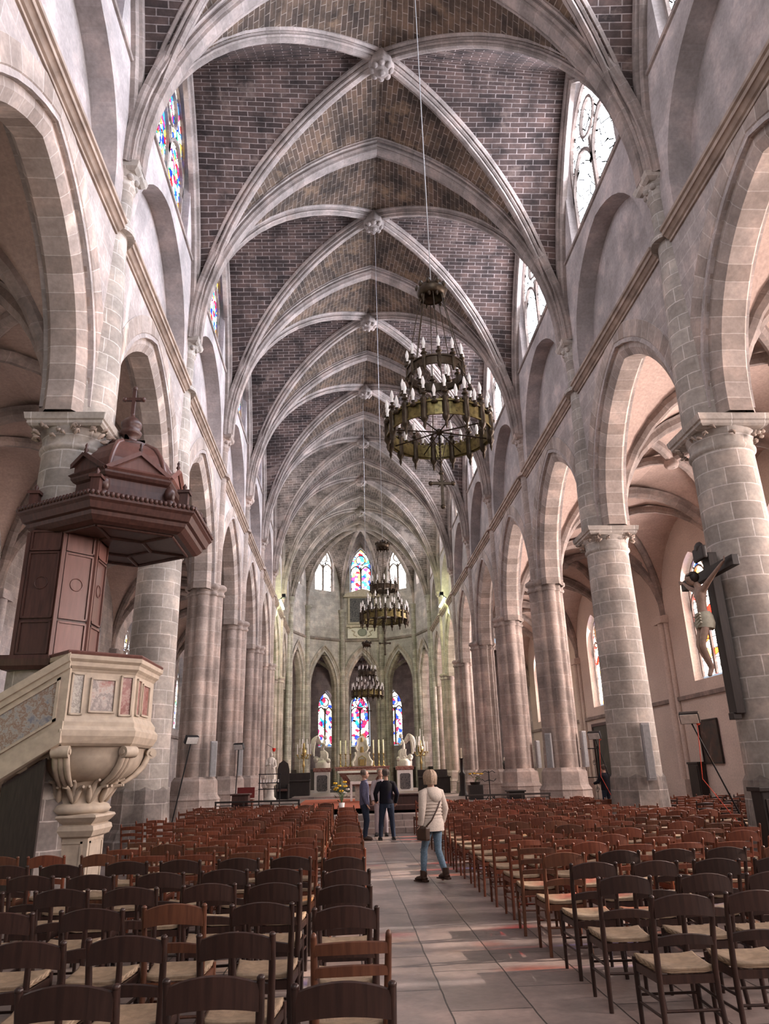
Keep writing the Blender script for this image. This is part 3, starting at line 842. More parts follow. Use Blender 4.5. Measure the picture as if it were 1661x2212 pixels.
stack(b, TP, [(2.16,-.02),(2.20,.04),(2.30,.10),(2.38,.11),(2.44,.05),(2.50,.05),(2.60,-.03),(3.22,-.03),(3.26,.0),(3.30,.05),(3.36,.06),(3.40,.11),(3.46,.12),(3.47,.02)])
tub = obj('tub', b, M['cream'], PU)
b = MB(); stack(b, TP, [(3.465,.10),(3.50,.12),(3.52,.10)]); obj('rail', b, M['pwood2'], tub)
def mpanel(A, B, u0, u1, z0, z1, mat, name='marble_panel'):
    m_ = MB(); face_panel(m_, A, B, u0, u1, z0, z1, .006, .02); o_ = obj(name, m_, mat, tub)
    g_ = MB(); frame_on(g_, A, B, u0-.03, u1+.03, z0-.025, z1+.025, .03, .04, .028); obj('panel_frame', g_, M['cream'], tub)
TQ = offset_poly(TP, -.03)
A, B, Cc, Dd = TQ[1], TQ[2], TQ[3], TQ[4]
mpanel(A, B, .06, .20, 2.62, 3.18, M['mgrey'])
mpanel(A, B, .34, .68, 2.66, 3.12, M['mmix'])
mpanel(A, B, .80, .95, 2.62, 3.18, M['mred'])
mpanel(B, Cc, .12, .26, 2.64, 3.16, M['mred'])
mpanel(B, Cc, .40, .72, 2.66, 3.12, M['mred'])
# stair
sl = (3.42-2.87)/(6.17-5.28)
b = MB()
X0, X1 = -5.2, -9.4
def zz(x): return (x - X0) * sl
for (ya, yb) in ((11.06, 11.22),):
    pts0 = [(X0, 2.20), (X0, 3.46), (X1, 3.46+zz(X1)), (X1, max(0, 2.20+zz(X1)))]
    b.loft([[(x, ya, z) for x, z in pts0], [(x, yb, z) for x, z in pts0]], True, True, 0, False)
    for z0, z1, e in ((3.36,3.48,.07),(3.26,3.36,.035),(2.36,2.50,.05),(2.20,2.36,.08)):
        q = [(X0, z0), (X0, z1), (X1, z1+zz(X1)), (X1, z0+zz(X1))]
        b.loft([[(x, ya-e, z) for x, z in q], [(x, yb+e, z) for x, z in q]], True, True, 0, False)
for k in range(14):
    x = X0-.2-.3*k; z = 2.42+zz(x)-.15
    if z > .1: b.box(x-.32, x, 11.2, 12.0, z-.16, z)
stair = obj('stair', b, M['cream'], PU)
for k in range(4):
    xa = X0-.16-.98*k; xb = xa-.78
    A_, B_ = (xb, 11.06), (xa, 11.06)
    m_ = MB(); face_panel(m_, A_, B_, 0, 1, 2.62+zz(xb), 3.16+zz(xb), .006, .02, 0, sl*.78); o_ = obj('marble_panel', m_, M['mblue'] if k % 2 == 0 else M['mdark'], stair)
    m_ = MB()
    frame_on(m_, A_, B_, -.05, 1.05, 2.58+zz(xb-.04), 3.20+zz(xb-.04), .03, .04, .04, 0, sl*.78); obj('panel_frame', m_, M['cream'], stair)
b = MB(); b.loft([[(X0-.42, y, 0), (X0-.42, y, 2.20+zz(X0-.42)), (X1, y, .02), (X1, y, 0)] for y in (11.55, 11.9)], True, True, 0, False)
obj('stair_wall', b, M['cornice'], PU)
b = MB(); b.loft([[(x, y, z) for x, z in ((-5.42,0),(-5.42,2.0),(-5.98,1.66),(-5.98,0))] for y in (11.13, 11.19)], True, True, 0, False)  # dark sheet added to stand for the shade under the stair
obj('stair_shade_panel', b, M['oak'], PU)
# backboard: panelled octagon round the column
CX, CY = -5.95, 12.1
bb = MB(); ap = .66
O8 = [(CX+ap/cos(pi/8)*cos(radians(-112.5+45*k)), CY+ap/cos(pi/8)*sin(radians(-112.5+45*k))) for k in range(4)]
O8 = [(O8[0][0]-.02, O8[0][1]+.02)] + O8[1:]
for k in range(3):
    face_panel(bb, O8[k], O8[k+1], 0, 1, 3.44, 5.55, 0, .06)
stack(bb, [(CX-.5, CY-ap-.02), (CX+.26, CY-ap-.02), (CX+.26, CY-ap+.3), (CX-.5, CY-ap+.3)], [(3.30,-.08),(3.36,.02),(3.46,.05),(3.52,.03)])
back = obj('backboard', bb, M['pwood'], PU)
for k in range(3):
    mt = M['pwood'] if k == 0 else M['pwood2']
    for (z0, z1) in ((3.56,4.02),(4.12,5.14),(5.22,5.5)):
        m_ = MB(); face_panel(m_, O8[k], O8[k+1], .14, .86, z0, z1, .012, .03)
        frame_on(m_, O8[k], O8[k+1], .07, .93, z0-.03, z1+.03, .035, .05, .03)
        if z0 == 4.12:
            A_, B_ = O8[k], O8[k+1]; mx, my = (A_[0]+B_[0])/2, (A_[1]+B_[1])/2
            dx, dy = B_[0]-A_[0], B_[1]-A_[1]; l = hypot(dx, dy); dx /= l; dy /= l
            m_.tube([(mx+dx*.10*cos(t_*pi/8)+dy*.016, my+dy*.10*cos(t_*pi/8)-dx*.016, 4.66+.10*sin(t_*pi/8)) for t_ in range(17)], .010, 5)
        obj('panel', m_, mt, back)
    m_ = MB(); face_panel(m_, O8[k], O8[k+1], -.06, .05, 3.46, 5.5, .03, .08); obj('panel_stile', m_, mt, back)
# canopy
HC = (-5.07, 12.28)
hexa = lambda r, a0=-90: [(HC[0]+r*cos(radians(a0+60*k)), HC[1]+r*sin(radians(a0+60*k))) for k in range(6)]
can = thing('canopy', None, None); can.parent = PU; can.location = (HC[0]+5.2, HC[1]-12.3, 5.5)
b = MB(); stack(b, hexa(1.30), [(5.50,.02),(5.53,.10),(5.60,.18),(5.66,.20),(5.68,.26),(5.78,.31),(5.82,.36),(5.86,.36),(5.88,.30)])
for k in range(6):                       # carved edge beads
    A_, B_ = hexa(1.66)[k], hexa(1.66)[(k+1) % 6]
    for j in range(22):
        f_ = (j+.5)/22; b.sphere((A_[0]+(B_[0]-A_[0])*f_, A_[1]+(B_[1]-A_[1])*f_, 5.90), .040, 6, 4, sc=(1,1,1.2))
    A_, B_ = hexa(1.2)[k], hexa(1.2)[(k+1) % 6]; A2, B2 = hexa(.55)[k], hexa(.55)[(k+1) % 6]
    for P_, Q_ in ((A_, B_), (A2, B2), (A_, A2)):
        b.tube([(P_[0], P_[1], 5.50), (Q_[0], Q_[1], 5.50)], .035, 5)
obj('cornice', b, M['pwood'], can)
b = MB()
stack(b, hexa(1.0), [(5.86,.44),(5.92,.28),(6.02,.15),(6.14,.06),(6.28,.01),(6.42,0)])
stack(b, hexa(1.0), [(6.40,0),(6.43,.06),(6.48,.10),(6.52,.10),(6.54,.02)])
for k in range(6):
    H_ = hexa(1.08); 
    for z in (6.04, 6.25): b.sphere((H_[k][0], H_[k][1], z), .10, 8, 6, sc=(1,1,1.4))
obj('drum', b, M['pwood'], can)
for k in range(6):
    A_, B_ = hexa(1.06)[k], hexa(1.06)[(k+1) % 6]; mx, my = (A_[0]+B_[0])/2, (A_[1]+B_[1])/2
    nx, ny = (mx-HC[0]), (my-HC[1]); l = hypot(nx, ny); nx /= l; ny /= l
    m_ = MB(); P = lambda p, z, o: (p[0]+nx*o, p[1]+ny*o, z)
    tri = [(A_, 6.54), (B_, 6.54), ((mx, my), 6.90)]
    m_.loft([[P(p, z, -.10) for p, z in tri], [P(p, z, .0) for p, z in tri]], True, True, 0, False)
    for (p, z), (q, z2) in ((tri[0], tri[2]), (tri[1], tri[2]), (tri[0], tri[1])):
        m_.tube([P(p, z+.01, .02), P(q, z2+.01, .02)], .05, 4, smooth=False)
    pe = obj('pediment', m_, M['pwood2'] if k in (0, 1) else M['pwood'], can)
    m_ = MB(); m_.lathe([(.035,6.91),(.02,6.95),(.04,6.99),(.02,7.03),(.03,7.07),(.004,7.12)], mx, my, 8); obj('finial', m_, M['pwood'], can)
    V = hexa(1.42)[k]; m_ = MB()
    m_.box(V[0]-.07, V[0]+.07, V[1]-.07, V[1]+.07, 5.88, 6.20); m_.box(V[0]-.1, V[0]+.1, V[1]-.1, V[1]+.1, 6.20, 6.25)
    m_.lathe([(.04,6.25),(.025,6.29),(.04,6.33),(.004,6.39)], V[0], V[1], 8)
    obj('corner_post', m_, M['pwood'], can)
b = MB()
stack(b, hexa(.80), [(6.52,.12),(6.68,.11),(6.86,.07),(7.02,.0),(7.18,-.12),(7.30,-.28),(7.38,-.50)])
for k in range(6):
    b.tube([(HC[0]+(r)*cos(radians(-90+60*k)), HC[1]+r*sin(radians(-90+60*k)), z) for z, r in ((6.54,.93),(6.72,.91),(6.88,.86),(7.04,.78),(7.2,.66),(7.34,.42))], .045, 6)
obj('dome', b, M['pwood2'], can)
b = MB(); b.lathe([(.36,7.34),(.38,7.40),(.26,7.44),(.13,7.48),(.12,7.60),(.18,7.64),(.20,7.70),(.15,7.74),(.18,7.80),(.19,7.88),(.11,7.98),(.05,8.02),(.04,8.08)], HC[0], HC[1], 16)
for k in range(4): b.box(HC[0]-.25*(k % 2)-.02, HC[0]+.25*(k % 2)+.02, HC[1]-.25*((k+1) % 2)-.02, HC[1]+.25*((k+1) % 2)+.02, 7.40, 7.54)
tp = obj('lantern', b, M['pwood'], can)
b = MB(); b.box(HC[0]-.03, HC[0]+.03, HC[1]-.03, HC[1]+.03, 8.03, 8.60); b.box(HC[0]-.15, HC[0]+.15, HC[1]-.028, HC[1]+.028, 8.36, 8.42)
for p in ((0,8.62),(-.17,8.39),(.17,8.39)): b.sphere((HC[0]+p[0], HC[1], p[1]), .05, 8, 5)
obj('cross', b, M['pwood'], can)

# ------------------------------------------------------------------ skinned figures
def skin(name, J, E, sub=2):
    """continuous skinned mesh from joints {n:(x,y,z,r)} and edges; first joint is the root. Returns a mesh"""
    names = list(J); me = bpy.data.meshes.new(name)
    me.from_pydata([J[n][:3] for n in names], [(names.index(a), names.index(b_)) for a, b_ in E], [])
    o = bpy.data.objects.new(name, me); COL.objects.link(o)
    md = o.modifiers.new('s', 'SKIN'); md.use_smooth_shade = True; md.branch_smoothing = .3
    ly = me.skin_vertices[0].data
    for i, n in enumerate(names):
        r = J[n][3]; r = r if isinstance(r, tuple) else (r, r)
        ly[i].radius = r; ly[i].use_root = (i == 0)
    ss = o.modifiers.new('u', 'SUBSURF'); ss.levels = sub; ss.render_levels = sub
    dg = bpy.context.evaluated_depsgraph_get(); dg.update()
    out = bpy.data.meshes.new_from_object(o.evaluated_get(dg))
    bpy.data.objects.remove(o)
    return out
def me_to_mb(me, mb, mat=0, T=None):
    vs = [(T @ v.co if T else v.co) for v in me.vertices]
    mb.add([tuple(v) for v in vs], [list(p.vertices) for p in me.polygons], None, mat, True)

def head_mesh(mb, c, yaw, pitch, r=.105, skinm=0, eyem=1):
    """head with brow, nose, mouth, chin and ears; faces +y before yaw"""
    Rz = Matrix.Rotation(yaw, 3, 'Z') @ Matrix.Rotation(pitch, 3, 'X')
    T = lambda p: tuple(Vector(c) + Rz @ Vector(p))
    n, m_ = 16, 20; rings = []
    for i in range(n+1):
        a = pi*i/n; z = -cos(a); q = sin(a)
        ring = []
        for k in range(m_):
            t = 2*pi*k/m_; x, y = q*cos(t), q*sin(t)
            sx, sy, sz = .076, .098, .122
            X, Y, Z = x*sx, y*sy, z*sz
            f = max(0, y)
            if z < -.2: X *= 1-.25*(-z-.2); Y *= 1-.10*(-z-.2); Y += .012*f
            if f > .75 and abs(x) < .25: Y += .020*math.exp(-((z+.10)/.18)**2)*(1-abs(x)/.25)
            if f > .6 and abs(z-.12) < .14 and .15 < abs(x) < .6: Y -= .008
            if f > .7 and abs(z+.48) < .06 and abs(x) < .3: Y -= .005
            ring.append(T((X, Y, Z)))
        rings.append(ring)
    mb.loft(rings, True, True, skinm, True)
    for s in (-1, 1):
        mb.sphere(T((s*.078, -.012, -.012)), .028, 8, 6, skinm, sc=(.35,.7,1.1), M=Rz.to_4x4())
        mb.sphere(T((s*.030, .086, .014)), .010, 8, 5, eyem)

HAND = [('th', (.035,-.01,-.03), (.055,.005,-.06)), ('i1', (.022,0,-.075), (.020,.016,-.115)), ('i2', (.007,0,-.082), (.006,.016,-.128)), ('i3', (-.008,0,-.079), (-.009,.018,-.120)), ('i4', (-.022,0,-.070), (-.026,.016,-.100))]
def hand(mb, w, d, side, mat=0):
    """palm plus five separate curled fingers hanging from wrist w along d"""
    d = Vector(d).normalized(); q = Vector((0,0,-1)).rotation_difference(d).to_matrix()
    T = lambda p: tuple(Vector(w) + q @ Vector((p[0]*side, p[1], p[2])))
    mb.tube([T((0,0,.0)), T((0,0,-.03)), T((0,0,-.07)), T((0,.004,-.088))], [.026,.036,.038,.030], 8, mat, flat=.5)
    for nme, a, b_ in HAND:
        base = (a[0]*.9, a[1], a[2]+.03)
        mb.tube([T(base), T(a), T(b_), T((b_[0]*.95, b_[1]+.014, b_[2]-.012))], [.011,.0095,.0085,.006], 6, mat)

def person(name, label, loc, yaw, spec):
    """standing / walking figure. local frame faces +y"""
    S = spec.get; H = S('h', 1.0)
    root = thing(name, label, 'person', loc, rz=yaw)
    hipw = .10; lean = S('lean', 0.0)
    def fr(side):   # foot forward offset
        return S('stepL', 0.0) if side < 0 else S('stepR', 0.0)
    J = {'pelvis': (0,0,.93,(.15,.11)), 'waist': (0,lean*.3,1.08,(.135,.10)), 'chest': (0,lean*.6,1.30,(.165,.115)), 'neckb': (0,lean*.8,1.46,(.075,.07)), 'neck': (0,lean,1.53,(.056,.056)), 'skull': (0,lean+.01,1.60,(.06,.065))}
    E = [('pelvis','waist'),('waist','chest'),('chest','neckb'),('neckb','neck'),('neck','skull')]
    legs, arms = {}, {}
    for s, n in ((-1,'l'),(1,'r')):
        f = fr(s); bend = abs(f)*.35; spread = S('spread', .10)
        hip = (s*.095, 0, .88); knee = (s*(.095+spread*.25), f*.5+.02+bend*.15+(.05 if f < 0 else .02), .49); ank = (s*(.095+spread*.4), f, .085+(.05 if f < -.15 else 0))
        toe = (ank[0]+s*.02, ank[1]+.13, .035)
        legs[s] = (hip, knee, ank, toe)
        J['hip'+n] = hip+(.080*S('slim',1),); J['knee'+n] = knee+(.050*S('slim',1),); J['ank'+n] = ank+(.036*S('slim',1),); J['toe'+n] = toe+((.045,.03),)
        E += [('pelvis','hip'+n),('hip'+n,'knee'+n),('knee'+n,'ank'+n),('ank'+n,'toe'+n)]
        sh = (s*.19, lean*.7, 1.405); el, wr = S('armL' if s < 0 else 'armR')
        arms[s] = (sh, el, wr)
        J['sh'+n] = sh+(.062,); J['el'+n] = tuple(el)+(.043,); J['wr'+n] = tuple(wr)+(.028,)
        E += [('chest','sh'+n),('sh'+n,'el'+n),('el'+n,'wr'+n)]
    mb = MB()
    me_to_mb(skin(name, J, E, 2), mb)
    hc = (0, lean+.025, 1.66)
    head_mesh(mb, hc, S('head', 0), S('tilt', 0))
    for s in (-1, 1):
        sh, el, wr = arms[s]; hand(mb, wr, S('hdirL' if s < 0 else 'hdirR', Vector(wr)-Vector(el)), s)
    sk = plain(name+'_skin', S('skin', (.46,.27,.20,1)), .55, 0, .08, 30)
    obj('body', mb, [sk, M['black']], root, loc=(0,0,0))
    # hair
    hb = MB(); Rz = Matrix.Rotation(S('head', 0), 3, 'Z') @ Matrix.Rotation(S('tilt', 0), 3, 'X')
    hm = S('hair'); n = 14; rings = []
    for i in range(n+1):
        a = pi*i/n
        ring = []
        for k in range(20):
            t = 2*pi*k/20; y = sin(t)*sin(a)
            kx, ky, kz = hm[1]
            front = max(0, y)
            p = Vector((cos(t)*sin(a)*.084*kx, sin(t)*sin(a)*.104*ky - .012 - .055*front*(1 if -cos(a) < .55 else .2), -cos(a)*.128*kz + hm[2]))
            w_ = 1+.05*sin(7*t+3*a)*sin(a)
            p.x *= w_; p.y *= w_
            ring.append(tuple(Vector(hc)+Rz @ p))
        rings.append(ring)
    lo = int(n*hm[3])
    hb.loft(rings[lo:], True, True, 0, True)
    hl = S('hairlen', .03); rh = random.Random(5)
    for k in range(S('strands', 40)):
        t = rh.uniform(0, 2*pi)
        if sin(t) > .55: continue
        pts = []; kx, ky, kz = hm[1]; r0 = rh.uniform(.1, .5)
        for i in range(6):
            f_ = i/5; el = (pi/2-.15)*(1-f_)*(1-r0*.3); q_ = cos(el)
            zz_ = sin(el)*.128*kz if f_ < .8 else None
            z_ = (.128*kz*(1-f_)**.5)*(1-r0*.15) - hl*f_**1.5
            rr_ = (1.02+.03*sin(9*t))*min(1, .35+f_*1.3)*(1 if f_ < .9 else .97)
            pts.append(tuple(Vector(hc)+Rz @ Vector((cos(t)*.085*kx*rr_, sin(t)*.104*ky*rr_-.014, z_+hm[2]))))
        hb.tube(pts, [.010,.016,.017,.016,.013,.005], 5)
    obj('hair', hb, plain(name+'_hair', hm[0], .6, 0, .3, 45), root, loc=(0,0,0))
    # trousers
    tb = MB()
    tb.tube([(0,0,.80),(0,0,.90),(0,0,1.0)], [.16,.168,.155], 14, flat=.74)
    for s in (-1, 1):
        hip, knee, ank, toe = legs[s]
        k_ = S('slim', 1.0); H_, K_, A_ = Vector(hip), Vector(knee), Vector(ank)
        pts = [H_+Vector((0,0,.04)), H_, H_.lerp(K_,.33), H_.lerp(K_,.7), K_, K_.lerp(A_,.3), K_.lerp(A_,.65), A_+Vector((0,0,.0))]
        tb.tube(pts, [.088,.095*k_+.008,.092*k_+.006,.078*k_,.068*k_,.070*k_,.060*k_,.054*k_], 12)
        # creases at the knee
        for q in (-.03, .02): tb.tube([K_+Vector((-.05,.045,q)), K_+Vector((0,.062*k_,q+.01)), K_+Vector((.05,.045,q))], .006, 5)
    obj('trousers', tb, S('trousers'), root, loc=(0,0,0))
    for s in (-1, 1):
        hip, knee, ank, toe = legs[s]; sb = MB(); A_, T_ = Vector(ank), Vector(toe)
        hb_ = S('boot', 0)
        z0 = A_.z-.085
        pts = [(A_.x, A_.y-.07, z0+.045), (A_.x, A_.y-.03, z0+.06), (A_.x, A_.y+.05, z0+.058), (T_.x, T_.y+.0, z0+.042), (T_.x, T_.y+.06, z0+.03)]
        sb.tube(pts, [.034,.05,.05,.046,.024], 10, up=(1,0,0), flat=.85)
        sb.bbox(A_.x-.045, A_.x+.045, A_.y-.09, A_.y-.01, z0, z0+.035, .008)
        sb.bbox(min(A_.x, T_.x)-.042, max(A_.x, T_.x)+.042, A_.y-.0, T_.y+.07, z0, z0+.02, .006)
        if hb_: sb.tube([(A_.x, A_.y, z0+.06), (A_.x, A_.y+.0, z0+.06+hb_)], [.06,.058], 10)
        obj('shoe', sb, S('shoes'), root, loc=(0,0,0))
    # top garment
    jb = MB(); hem = S('hem', .92); fl = S('flare', 1.0)
    prof = [(hem, .185*fl, .135*fl), (hem+.12, .180*fl, .133*fl), (1.06, .168, .128), (1.18, .172, .130), (1.32, .19, .132), (1.40, .185, .122), (1.455, .12, .095), (1.50, .068, .068)]
    prof = [p for i, p in enumerate(prof) if i < 2 or p[0] > hem+.14]
    b_ = S('bulk', 1.0); seg = 24
    jb.loft([[(ax*b_*cos(2*pi*k/seg)*(1+.012*sin(5*2*pi*k/seg+z*40)), lean*(z-.93)/.6+ay*b_*sin(2*pi*k/seg), z) for k in range(seg)] for z, ax, ay in prof], True, True, 0, True)
    if S('quilt'):
        for i in range(9):
            z = hem+.05+i*.055
            ax, ay = .178*b_, .131*b_
            jb.tube([(ax*1.02*cos(t*pi/12), lean*(z-.93)/.6+ay*1.02*sin(t*pi/12), z) for t in range(25)], .010, 5)
    for s in (-1, 1):
        sh, el, wr = [Vector(v) for v in arms[s]]
        pts = [Vector((s*.11, sh.y, 1.425)), sh, sh.lerp(el,.5), el, el.lerp(wr,.5), wr+(el-wr)*.04]
        jb.tube(pts, [.07*b_,.078*b_,.068*b_,.058*b_,.052*b_,.046*b_], 12)
    if S('collar'): jb.tube([(.075*cos(t*pi/8), lean+.072*sin(t*pi/8), 1.50+.02*sin(t*pi/8)) for t in range(17)], .022, 6)
    jk = obj(S('topname', 'jacket'), jb, S('top'), root, loc=(0,0,0))
    if S('hood'):
        h = MB(); h.loft([[(.15*sc_*cos(t*pi/10), lean-.075+dy+.085*sc_*sin(t*pi/10), z) for t in range(20)] for z, sc_, dy in ((1.24,.15,-.04),(1.29,.65,-.05),(1.36,.95,-.04),(1.43,1.0,0.0),(1.48,.9,.03),(1.505,.72,.05))], True, True, 0, True)
        obj('hood', h, S('top'), jk, loc=(0,0,0))
    if S('bag'):
        bg_ = MB(); pts = [(.17,-.02+lean,1.43),(.10,-.15,1.33),(-.02,-.165,1.15),(-.14,-.15,.98),(-.215,-.06,.86)]
        bg_.tube(pts, .013, 6, flat=.5); bg_.tube([(.17,-.02+lean,1.43),(.10,.13,1.33),(-.03,.15,1.12),(-.16,.12,.95),(-.215,0,.86)], .013, 6, flat=.5)
        bg_.bbox(-.29, -.19, -.16, .10, .66, .88, .03)
        obj('shoulder_bag', bg_, S('bag'), root, loc=(0,0,0))
    root.scale = (H, H, H)
    return root

cloth = lambda n, c, v=.12, sc=40, r=.85: plain(n, c, r, 0, v, sc, .25, .15)
Mj = cloth('cream_quilt', (.50,.43,.375,1)); Mjean = cloth('blue_denim', (.13,.19,.25,1), .25); Mnavy = cloth('black_wool', (.010,.010,.015,1)); Mdark = cloth('dark_trousers', (.022,.03,.05,1), .2)
Mblue = cloth('blue_shirt', (.10,.10,.16,1), .25); Mpale = cloth('pale_shirt', (.42,.36,.38,1)); Mboot = plain('brown_leather', (.045,.022,.014,1), .45, 0, .2, 20); Mshoe = plain('black_shoe', (.012,.012,.013,1), .45, 0, .2, 20)
person('person', 'person with short blond hair in a cream quilted jacket and jeans walking up the aisle', (.28, 12.95, 0), radians(34),
       dict(h=.955, armL=((-.27,-.06,1.14),(-.25,.02,.90)), armR=((.28,-.03,1.14),(.275,.05,.92)), stepL=.17, stepR=-.17, spread=.02, slim=.86, hem=.80, flare=1.16, bulk=1.06, quilt=True, hood=True,
            top=Mj, trousers=Mjean, shoes=Mboot, boot=.12, bag=Mboot, hair=((.36,.255,.18,1), (1.24,1.2,1.06), .0, .22), hairlen=.115, strands=110, head=radians(-14), skin=(.5,.32,.25,1)))
person('person', 'person in a black pullover and dark trousers standing in the aisle, back turned', (-.075, 20.8, 0), radians(2),
       dict(h=.985, armL=((-.30,-.03,1.16),(-.26,.16,.98)), armR=((.29,-.05,1.14),(.25,.08,.92)), stepL=0, stepR=.02, spread=.20, hem=.92, top=Mnavy, topname='pullover', trousers=Mdark, shoes=Mshoe, bulk=1.05,
            hair=((.10,.08,.07,1), (1.02,1.0,1.0), .012, .42)))
person('person', 'person in a blue shirt standing at the aisle edge looking towards the others', (-.66, 21.0, 0), radians(-88),
       dict(h=.985, armL=((-.25,-.02,1.14),(-.22,.08,.90)), armR=((.25,-.04,1.14),(.23,.06,.90)), stepL=.02, stepR=-.02, spread=.06, hem=.88, top=Mblue, topname='shirt', collar=True, trousers=Mdark, shoes=Mboot,
            hair=((.16,.12,.10,1), (.99,.97,.97), .014, .58), head=radians(-10)))
person('person', 'person in a pale top mostly hidden behind the one in black', (-.16, 22.2, 0), radians(175),
       dict(h=1.0, armL=((-.26,-.02,1.14),(-.22,.10,.92)), armR=((.26,-.02,1.14),(.22,.10,.92)), spread=.10, hem=.90, top=Mpale, topname='shirt', trousers=Mpale, shoes=Mshoe,
            hair=((.3,.25,.2,1), (1.02,1.0,1.0), .012, .4)))
person('person', 'person in dark clothes by the clustered pier on the crucifix side', (8.82, 29.3, 0), radians(20),
       dict(h=.97, armL=((-.30,.06,1.16),(-.33,.28,1.10)), armR=((.28,-.03,1.14),(.24,.06,.92)), spread=.06, hem=.85, bulk=1.15, top=Mnavy, topname='coat', trousers=Mdark, shoes=Mshoe,
            hair=((.08,.06,.05,1), (1.04,1.04,1.04), .012, .36)))
# ------------------------------------------------------------------ chandeliers
def ring_band(mb, r, z0, z1, th=.02, seg=48):
    mb.lathe([(r, z0), (r, z1), (r-th, z1), (r-th, z0), (r, z0)], 0, 0, seg, cap=False, smooth=False)
def candle_part(name, z, parent_loc=None):
    b = MB(); b.lathe([(.004,z),(.05,z+.01),(.042,z+.03),(.02,z+.05),(.022,z+.07)], 0, 0, 10); b.lathe([(.016,z+.05),(.016,z+.14)], 0, 0, 8)
    return b
def chandelier(loc, ztop, label):
    """tiers hang below loc.z = 0 at the upper crown"""
    R = thing('chandelier', label, 'chandelier', loc, 'brass ring chandeliers along the nave')
    b = MB(); b.tube([(0,0,.15),(0,0,ztop-loc[2])], .008, 5); obj('cable', b, M['steel'], R, loc=(0,0,0))
    b = MB(); b.lathe([(.02,.26),(.05,.22),(.10,.17),(.20,.12),(.225,.06),(.20,-.02),(.17,-.05),(.14,-.02),(.1,.05)], 0, 0, 20)
    for k in range(10):
        a = 2*pi*k/10; b.sphere((.21*cos(a), .21*sin(a), .12), .035, 6, 4, sc=(1,1,1.6)); b.sphere((.18*cos(a), .18*sin(a), -.07), .022, 6, 4, sc=(1,1,1.8))
    obj('crown', b, M['bronze'], R, loc=(0,0,0))
    zu, zl = -1.32, -2.22; ru, rl = .40, .71
    b = MB()
    for k in range(8):
        a = 2*pi*k/8
        b.tube([(.17*cos(a), .17*sin(a), -.04), (ru*cos(a), ru*sin(a), zu+.1)], .007, 5)
        b.tube([(ru*cos(a), ru*sin(a), zu), (rl*cos(a), rl*sin(a), zl+.1)], .008, 5)
    obj('chain', b, M['bronze'], R, loc=(0,0,0))
    b = MB(); ring_band(b, ru, zu-.06, zu+.06); ring_band(b, ru+.015, zu-.075, zu-.055); ring_band(b, ru+.015, zu+.055, zu+.075)
    for k in range(12):
        a = 2*pi*k/12; b.lathe([(.012,zu-.14),(.028,zu-.1),(.03,zu+.09),(.02,zu+.11)], ru*cos(a), ru*sin(a), 8)
    obj('upper_ring', b, M['bronze'], R, loc=(0,0,0))
    b = MB(); ring_band(b, rl, zl-.09, zl+.09, seg=64); ring_band(b, rl+.02, zl-.11, zl-.085, seg=64); ring_band(b, rl+.02, zl+.085, zl+.11, seg=64)
    for k in range(64):
        a = 2*pi*k/64; b.sphere((rl*cos(a), rl*sin(a), zl+.13), .02, 5, 3)
    lr = obj('lower_ring', b, M['brass'], R, loc=(0,0,0))
    for k in range(16):
        a = 2*pi*k/16; x, y = rl*cos(a), rl*sin(a); t = MB()
        t.lathe([(.006,zl-.30),(.014,zl-.27),(.022,zl-.24),(.016,zl-.21),(.04,zl-.17),(.052,zl-.14),(.046,zl-.11),(.044,zl+.11),(.054,zl+.13),(.046,zl+.16),(.02,zl+.20)], x, y, 10)
        obj('lantern_tower', t, M['bronze'], lr, loc=(0,0,0))
    b = MB()
    for k in range(8):
        a = 2*pi*k/8+.2; b.tube([(0,0,zl-.02), (rl*cos(a), rl*sin(a), zl-.05)], .010, 5)
    b.sphere((0,0,zl-.02), .05, 8, 6)
    b.tube([(0,0,zl-.02), (0,0,zl-.62)], .012, 6); b.tube([(.10,0,zl-.1),(0,0,zl-.55)], .006, 4); b.tube([(-.10,0,zl-.1),(0,0,zl-.55)], .006, 4)
    for j in range(8): b.sphere((0,0,zl-.12-.05*j), .022, 6, 4)
    obj('spoke', b, M['bronze'], R, loc=(0,0,0))
    b = MB(); zc = zl-.82
    b.bbox(-.02, .02, -.012, .012, zc-.28, zc+.18, .006); b.bbox(-.14, .14, -.012, .012, zc+.02, zc+.06, .006)
    for p in ((-.15,zc+.04),(.15,zc+.04),(0,zc+.19),(0,zc-.29)): b.sphere((p[0],0,p[1]), .035, 8, 5, sc=(1,.6,1))
    for k in range(4):
        a = pi/4+k*pi/2; b.tube([(0,0,zc+.04),(.07*cos(a),0,zc+.04+.07*sin(a))], .008, 4)
    obj('pendant_cross', b, M['bronze'], R, loc=(0,0,0))
    cm = None; cups = []
    def cndl(x, y, z):
        nonlocal cm
        if cm is None:
            c = MB(); c.lathe([(.004,0),(.048,.015),(.040,.035),(.018,.05),(.02,.07),(.03,.085)], 0, 0, 10); cm = c.mesh('candle_cup'); cm.materials.append(M['bronze'])
            c = MB(); c.lathe([(.018,.08),(.018,.14)], 0, 0, 8); c.lathe([(.016,.14),(.026,.17),(.026,.20),(.014,.25),(.003,.28)], 0, 0, 10, mat=0); cups.append(c.mesh('candle_bulb')); cups[0].materials.append(M['bulb'])
        o = bpy.data.objects.new('candle', cm); COL.objects.link(o); o.parent = R; o.location = (x, y, z)
        q = bpy.data.objects.new('bulb', cups[0]); COL.objects.link(q); q.parent = o
    for k in range(12):
        a = 2*pi*k/12; cndl(ru*cos(a), ru*sin(a), zu+.10)
    for k in range(16):
        a = 2*pi*k/16; cndl(rl*cos(a), rl*sin(a), zl+.20)
    for k in range(16):
        a = 2*pi*(k+.5)/16; cndl((rl+.02)*cos(a), (rl+.02)*sin(a), zl+.05)
